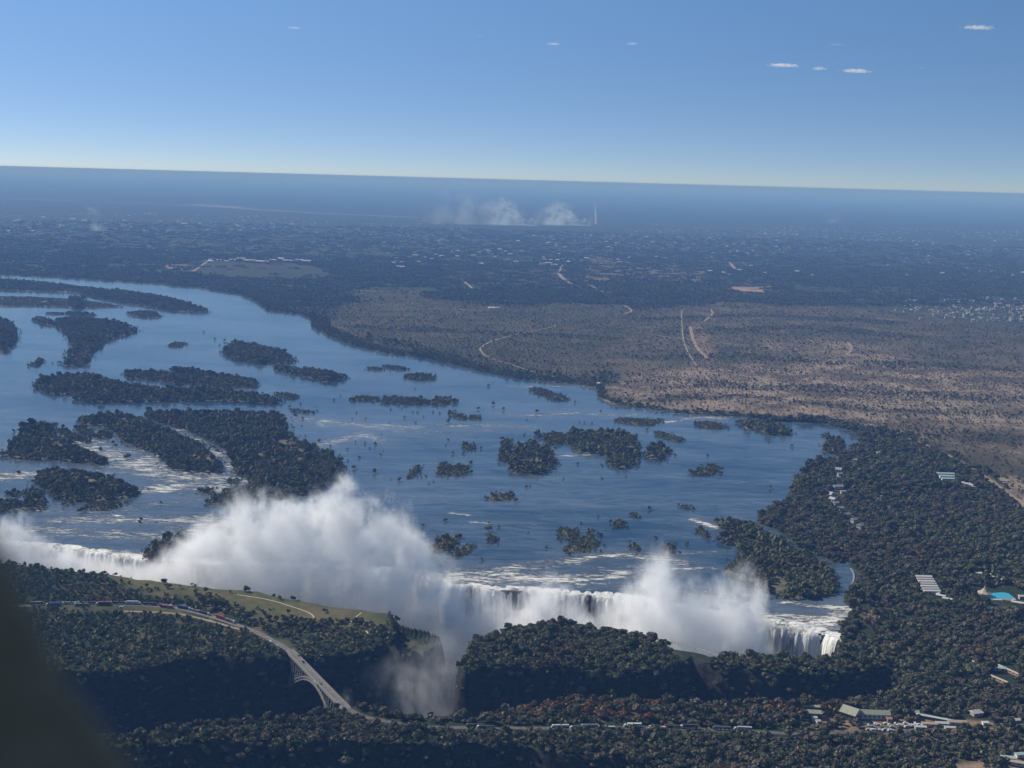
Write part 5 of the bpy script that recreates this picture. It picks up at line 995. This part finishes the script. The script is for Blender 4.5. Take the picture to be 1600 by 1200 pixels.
# ------------------------------------------------------------------ spray: volumes standing in the gorge
def volmat(name, builder, col=(1, 1, 1), aniso=.0):
    M = bpy.data.materials.new(name); M.use_nodes = True; t = M.node_tree; t.nodes.remove(t.nodes['Principled BSDF']); g = NG(t)
    tc = t.nodes.new('ShaderNodeTexCoord'); sx = t.nodes.new('ShaderNodeSeparateXYZ'); t.links.new(tc.outputs['Object'], sx.inputs[0])
    d = builder(g, tc.outputs['Object'], *sx.outputs)
    v = t.nodes.new('ShaderNodeVolumePrincipled'); v.inputs['Color'].default_value = (*col, 1); v.inputs['Anisotropy'].default_value = aniso; v.inputs['Density Attribute'].default_value = ''
    t.links.new(d, v.inputs['Density']); t.links.new(v.outputs[0], t.nodes['Material Output'].inputs['Volume']); return M
def fcurve(g, x, pts_):
    n = g.t.nodes.new('ShaderNodeFloatCurve'); c = n.mapping.curves[0]
    while len(c.points) > 2: c.points.remove(c.points[1])
    c.points[0].location = pts_[0]; c.points[-1].location = pts_[-1]
    for p in pts_[1:-1]: c.points.new(*p)
    n.mapping.update(); g.v(x, n.inputs['Value']); return n.outputs[0]
def plume(name, label, pxline, tops, W_, dens, soft=45, seed=0, off=28, lean=0.0, z0=-99, amp=.75, fs=.017, base=-60, cat='spray', wtop=.55):
    """pxline: two pixel ends on the z=0 plane along the gorge; tops: (0..1, metres above the lip); a loft that follows them"""
    a = np.array(U(*pxline[0])); c = np.array(U(*pxline[1])); L_ = float(np.hypot(*(c-a))); rz = math.atan2(*(c-a)[::-1])
    o = None; hm = max(t[1] for t in tops)+100
    st = np.linspace(0, 1, 25); th = np.interp(st, [t[0] for t in tops], [t[1] for t in tops])*1.0
    V = []; seg = 10
    for k, (s_, h_) in enumerate(zip(st, th)):
        top = h_*1.30+34
        for q in range(seg):
            an = 2*math.pi*q/seg; yy = math.cos(an); zz = (math.sin(an)+1)/2
            z_ = z0+(top-z0)*zz; wd = W_*(1-(1-wtop)*zz)
            V.append((s_*L_+(0 if 0 < k < 24 else (-6 if k == 0 else 6)), yy*wd*1.25+lean*max(z_, 0), z_))
    Fc = [(k*seg+q, k*seg+(q+1) % seg, (k+1)*seg+(q+1) % seg, (k+1)*seg+q) for k in range(24) for q in range(seg)]+[tuple(range(seg))[::-1], tuple(24*seg+q for q in range(seg))]
    def bld(g, vec, X_, Y_, Z_):
        u = g.m('DIVIDE', X_, L_)
        n1 = g.noise(g.mapv(vec, (1, 1, .8), loc=(seed*37., 0, seed*11.)), fs, 7, .66, .5)
        n2 = g.noise(g.mapv(vec, (1, 1, .35), loc=(seed*7., 5, 0)), fs*.45, 2, .5)
        hh = g.m('MULTIPLY', fcurve(g, u, [(t[0], (t[1]+100)/hm) for t in tops]), hm); hh = g.m('SUBTRACT', hh, 100.)
        hn = g.m('MULTIPLY', g.m('ADD', g.m('MULTIPLY', g.m('SUBTRACT', n1, .5), amp*2.4), g.m('MULTIPLY', g.m('SUBTRACT', n2, .5), amp*1.6)), g.m('ADD', g.m('MULTIPLY', g.m('ADD', hh, 100.), .45), 10.))
        t = g.m('DIVIDE', g.m('SUBTRACT', g.m('ADD', hh, hn), Z_), soft, clamp=True)
        wz_ = g.mr(Z_, z0, hm-100, W_, W_*wtop)
        yy = g.m('ABSOLUTE', g.m('SUBTRACT', Y_, g.m('MULTIPLY', g.m('MAXIMUM', Z_, 0.), lean)))
        ac = g.m('MULTIPLY', g.m('SUBTRACT', g.m('ADD', 1.0, g.m('MULTIPLY', g.m('SUBTRACT', n1, .5), 1.6)), g.m('DIVIDE', yy, wz_)), 2.2, clamp=True)
        ends = g.m('MULTIPLY', g.m('MULTIPLY', u, 14, clamp=True), g.m('MULTIPLY', g.m('SUBTRACT', 1.0, u), 14, clamp=True))
        d = g.m('MULTIPLY', g.m('MULTIPLY', g.m('POWER', t, 1.5), ac), g.m('MULTIPLY', ends, dens))
        hz_ = g.mr(Z_, base, base+80, .12 if name == 'outlet' else .45, 1.0)
        d = g.m('MULTIPLY', d, hz_)
        n3 = g.noise(g.mapv(vec, (1, 1, .45), loc=(seed*3., 2, 9)), fs*4.5, 5, .7, .8)
        return g.m('MULTIPLY', g.m('MULTIPLY', d, g.mr(n1, .38, .60, .15, 1.6)), g.mr(n3, .38, .60, .35, 1.4))
    M = volmat('spray_'+name, bld)
    o = link_mesh('spray_cloud', V, Fc, M, smooth=True, loc=(a[0], a[1], 0)); o.rotation_euler = (0, 0, rz)
    outward(o); tag(o, label, cat); return o
plume('west', 'low dense white spray along the brink at far left', [(-160, 850), (232, 889)], [(0, 20), (.3, 38), (.5, 42), (.7, 30), (.85, 18), (1, 6)], 52, .065, 28, 1)
plume('main', 'tallest billowing white spray cloud rising from the gorge', [(205, 884), (720, 930)], [(0, 8), (.08, 24), (.17, 52), (.24, 76), (.34, 112), (.40, 118), (.47, 112), (.56, 138), (.63, 168), (.70, 136), (.78, 130), (.86, 104), (.92, 60), (1, 30)], 66, .045, 42, 2, lean=.05, fs=.027, amp=.62)
plume('middle', 'low spray veil before the central falling water', [(690, 935), (945, 960)], [(0, 30), (.25, 16), (.5, 22), (.68, 52), (.82, 28), (.9, 0), (1, -30)], 46, .10, 60, 3, fs=.026)
plume('east', 'broad white spray bank with soft wisps before the right falls', [(915, 957), (1226, 1000)], [(0, -30), (.10, 16), (.22, 62), (.36, 92), (.46, 80), (.6, 70), (.74, 88), (.84, 80), (.93, 14), (1, -40)], 62, .068, 75, 4, lean=.12, fs=.027, amp=.58)
plume('outlet', 'thin grey mist drifting down the shaded gap between the cliffs', [(612, 1000), (768, 1042)], [(0, -30), (.3, 16), (.55, 30), (.78, 10), (1, -50)], 92, .020, 100, 5, base=-95, wtop=.85, amp=.45)
plume('puff', 'small pale mist puff in the shade beside the bridge', [(515, 1052), (560, 1040)], [(0, -60), (.35, -46), (.6, -32), (1, -60)], 11, .02, 20, 6, z0=-70, base=-120, fs=.05)
# dark rock showing between the falling strands
def rock_gap(px0, px1, label, seed):
    k0 = int(np.argmin(np.hypot(*(C-np.array(U(px0, 932))).T))); k1 = int(np.argmin(np.hypot(*(C-np.array(U(px1, 934))).T))); a, b_ = sorted((k0, k1)); ks = np.arange(a, b_+1, 2); zs = np.linspace(3.2, -101, 26); V = []; cc = C[(a+b_)//2]
    for z_ in zs:
        for k in ks:
            e = min(k-a, b_-k)/max(1, (b_-a)/2); o_ = -3+20*(1-np.exp(-e*2.5))+(4-z_)*.05+3.0*float(vn(np.array([k*1.]), np.array([z_]), 9, seed)[0])-(6 if z_ > 2 else 0)
            V.append((C[k, 0]+nrm[k, 0]*o_-cc[0], C[k, 1]+nrm[k, 1]*o_-cc[1], z_-(1-e)*4))
    n_ = len(ks); Fc = [(i*n_+q, (i+1)*n_+q, (i+1)*n_+q+1, i*n_+q+1) for i in range(len(zs)-1) for q in range(n_-1)]
    top = [(x, y, z) for x, y, z in V[:n_]]; nb = len(V); V += [(x-nrm[a, 0]*22, y-nrm[a, 1]*22, -1.5) for x, y, z in top]; Fc += [(q, q+1, nb+q+1, nb+q) for q in range(n_-1)]
    o = link_mesh('rock_outcrop', V, Fc, mat('wet_basalt', (.022, .02, .018), .45, ((.06, .052, .045), .2, .4, .6), bump=(.35, 1.2)), loc=(cc[0], cc[1], 0)); outward(o); tag(o, label, 'rock')
rock_gap(913, 925, 'dark wet rock break splitting the central falling water', 3)
rock_gap(1262, 1268, 'narrow dark rock break between strands of the right falls', 4)
# smoke of the bush fires far off
def smoke(label, px0, px1, h_, w_, dens, seed, fs=.006):
    a = np.array(U(*px0)); c = np.array(U(*px1)); L_ = float(np.hypot(*(c-a))); rz = math.atan2(*(c-a)[::-1])
    def bld(g, vec, X_, Y_, Z_):
        u = g.m('DIVIDE', X_, L_); n1 = g.noise(g.mapv(vec, (1, 1, 1.3), loc=(seed*9., 1, 2)), fs, 5, .6, .4)
        hh = g.m('MULTIPLY', fcurve(g, u, [(0, .55), (.25, .95), (.55, .6), (.8, .22), (1, .03)]), h_)
        t = g.m('DIVIDE', g.m('SUBTRACT', g.m('ADD', hh, g.m('MULTIPLY', g.m('SUBTRACT', n1, .5), h_*2.4)), Z_), h_*.5, clamp=True)
        ac = g.m('SUBTRACT', g.m('ADD', 1.0, g.m('SUBTRACT', n1, .5)), g.m('DIVIDE', g.m('ABSOLUTE', Y_), w_), clamp=True)
        e = g.m('MULTIPLY', g.m('MULTIPLY', u, 5, clamp=True), g.m('MULTIPLY', g.m('SUBTRACT', 1.0, u), 8, clamp=True))
        return g.m('MULTIPLY', g.m('MULTIPLY', g.m('MULTIPLY', t, ac), e), g.m('MULTIPLY', g.mr(u, 0, 1, .25, 1.2), g.mr(n1, .42, .62, 0, dens)))
    b = MB(); V = []
    for k, s_ in enumerate(np.linspace(0, 1, 9)):
        top = h_*float(np.interp(s_, [0, .35, .7, 1], [.5, 1.1, .8, .25]))
        for yy, zz in ((-1, 0), (-1, .7), (-.5, 1), (.5, 1), (1, .7), (1, 0)): V.append((s_*L_, yy*w_*1.2, LAND+.5+zz*top))
    b.add(V, [(k*6+q, k*6+(q+1) % 6, (k+1)*6+(q+1) % 6, (k+1)*6+q) for k in range(8) for q in range(6)]+[tuple(range(6))[::-1], tuple(48+q for q in range(6))])
    o = b.build('smoke_plume', volmat('smoke', bld, (.84, .93, 1)), loc=(a[0], a[1], 0)); outward(o); o.rotation_euler = (0, 0, rz); tag(o, label, 'smoke', 'smoke plumes of bush fires')
smoke('right hand smoke plume leaning left from its bright fire line', (838, 352), (924, 353), 330, 260, .012, 1, .009); smoke('wide paler smoke plume left of the brighter one', (752, 352), (842, 353), 380, 300, .008, 2, .009); smoke('thin smoke veil drifting left of the two smoke plumes', (640, 350), (840, 352), 480, 300, .0022, 3, .004)
smoke('small smoke wisp over the far left town', (139, 362), (156, 361), 300, 120, .006, 4, .01); smoke('tiny faint smoke wisp far at right', (1290, 348), (1316, 350), 200, 120, .002, 5, .01)

# ------------------------------------------------------------------ clouds above the haze
def cloud(px, py, wpx, hpx, label, dens=1.0):
    D = 60000.; d = (px-800)/F*Rt-(py-600)/F*Up+Fw; d = d/np.linalg.norm(d); c = np.array([0, 0, H])+d*D; s = D/F
    wx_, hz_ = wpx*s/2, hpx*s/2; rs2 = np.random.default_rng(int(px)); V = []; nu, nv = 18, 9
    for a in range(nv+1):
        ph = math.pi*a/nv
        for k in range(nu):
            th = 2*math.pi*k/nu; V.append((wx_*1.1*math.sin(ph)*math.cos(th), wx_*.5*math.sin(ph)*math.sin(th), hz_*1.2*math.cos(ph)))
    Fc = [(a*nu+k, a*nu+(k+1) % nu, (a+1)*nu+(k+1) % nu, (a+1)*nu+k) for a in range(nv) for k in range(nu)]
    def bld(g, vec, X_, Y_, Z_):
        n1 = g.noise(g.mapv(vec, (1, 1, 2.2), loc=(px*13., 0, 0)), 4.5/wx_, 5, .6)
        r_ = g.m('ADD', g.m('ADD', g.m('POWER', g.m('ABSOLUTE', g.m('DIVIDE', X_, wx_)), 2.), g.m('POWER', g.m('ABSOLUTE', g.m('DIVIDE', Y_, wx_*.45)), 2.)), g.m('POWER', g.m('DIVIDE', g.m('MAXIMUM', Z_, g.m('MULTIPLY', Z_, -2.4)), hz_), 2.))
        return g.m('MULTIPLY', g.mr(g.m('SUBTRACT', g.m('MULTIPLY', n1, 2.3), g.m('ADD', r_, .55)), .0, .5), .0042*dens)
    o = link_mesh('cloud', V, Fc, volmat('cloud', bld, aniso=.2), smooth=True, loc=tuple(c)); outward(o); tag(o, label, 'cloud', 'small clouds in the clear sky')
for a in [(461, 44, 32, 6, 'small wispy white cloud alone at upper left of the sky', .5), (865, 69, 32, 7, 'small wispy white cloud left of the central pair', .6), (988, 69, 26, 7, 'small wispy white cloud right of the central pair', .6), (750, 57, 14, 4, 'faintest tiny cloud left of the central pair', .25), (1224, 103, 62, 10, 'long thin white cloud left of the low right group', .9), (1280, 108, 28, 10, 'short white cloud in the middle of the low right group', 1), (1338, 112, 54, 11, 'oval white cloud right of the low right group', 1.1), (1528, 44, 58, 10, 'white flat cloud at the upper right of the sky', .9), (1306, 70, 30, 5, 'faint cloud wisp above the low right group', .2), (1440, 106, 16, 4, 'faint tiny cloud right of the low group', .25), (1098, 138, 14, 4, 'faint tiny cloud below left of the low right group', .2)]: cloud(*a)

# ------------------------------------------------------------------ aircraft window frame beside the camera
def frame_obj():
    D = .42; pc_ = lambda px, py, dd: np.array([0, 0, H])+((px-800)/F*Rt-(py-600)/F*Up+Fw)*dd
    path = [(-440, -600), (-350, 0), (-255, 500), (-150, 800), (-82, 960), (0, 1120), (150, 1320), (330, 1560), (700, 1750), (1300, 1850), (1900, 1700), (2250, 1100), (2250, 200), (1900, -500), (1000, -800), (100, -850)]
    Pn = np.array([pc_(a, c_, D) for a, c_ in path]); q = Pn
    for _ in range(3):
        q = np.stack([q*.75+np.roll(q, -1, 0)*.25, q*.25+np.roll(q, -1, 0)*.75], 1).reshape(-1, 3)
    tg = np.roll(q, -1, 0)-np.roll(q, 1, 0); tg /= np.linalg.norm(tg, axis=1)[:, None]; V = []; seg = 10; o0 = q.mean(0)
    for p_, t_ in zip(q, tg):
        s_ = np.cross(t_, Fw); s_ /= np.linalg.norm(s_); u_ = np.cross(s_, t_)
        for k in range(seg):
            an = 2*math.pi*k/seg; V.append(p_-o0+s_*math.cos(an)*.020+u_*math.sin(an)*.035)
    n = len(q); Fc = [(i*seg+k, i*seg+(k+1) % seg, ((i+1) % n)*seg+(k+1) % seg, ((i+1) % n)*seg+k) for i in range(n) for k in range(seg)]
    m_ = mat('frame_trim', (.22, .165, .10), .8, ((.26, .20, .13), 60, .4, .6))
    o = link_mesh('window_frame', V, Fc, m_, smooth=True, loc=tuple(o0)); tag(o, 'dark blurred curved aircraft window frame close at the lower left', 'window frame')
frame_obj()

# ------------------------------------------------------------------ haze
hz = MB(); hz.box((0, 0, (604.5-112)/2), (262000, 262000, 604.5+112))
HM = bpy.data.materials.new('haze'); HM.use_nodes = True; t = HM.node_tree; t.nodes.remove(t.nodes['Principled BSDF'])
pv = t.nodes.new('ShaderNodeVolumePrincipled'); pv.inputs['Color'].default_value = (.19, .385, .82, 1); pv.inputs['Density'].default_value = 5.9e-5; pv.inputs['Absorption Color'].default_value = (.42, .38, .04, 1)
pv.inputs['Density Attribute'].default_value = ''; pv.inputs['Anisotropy'].default_value = 0.0
t.links.new(pv.outputs[0], t.nodes['Material Output'].inputs['Volume'])
tag(hz.build('haze', HM), kind='stuff')
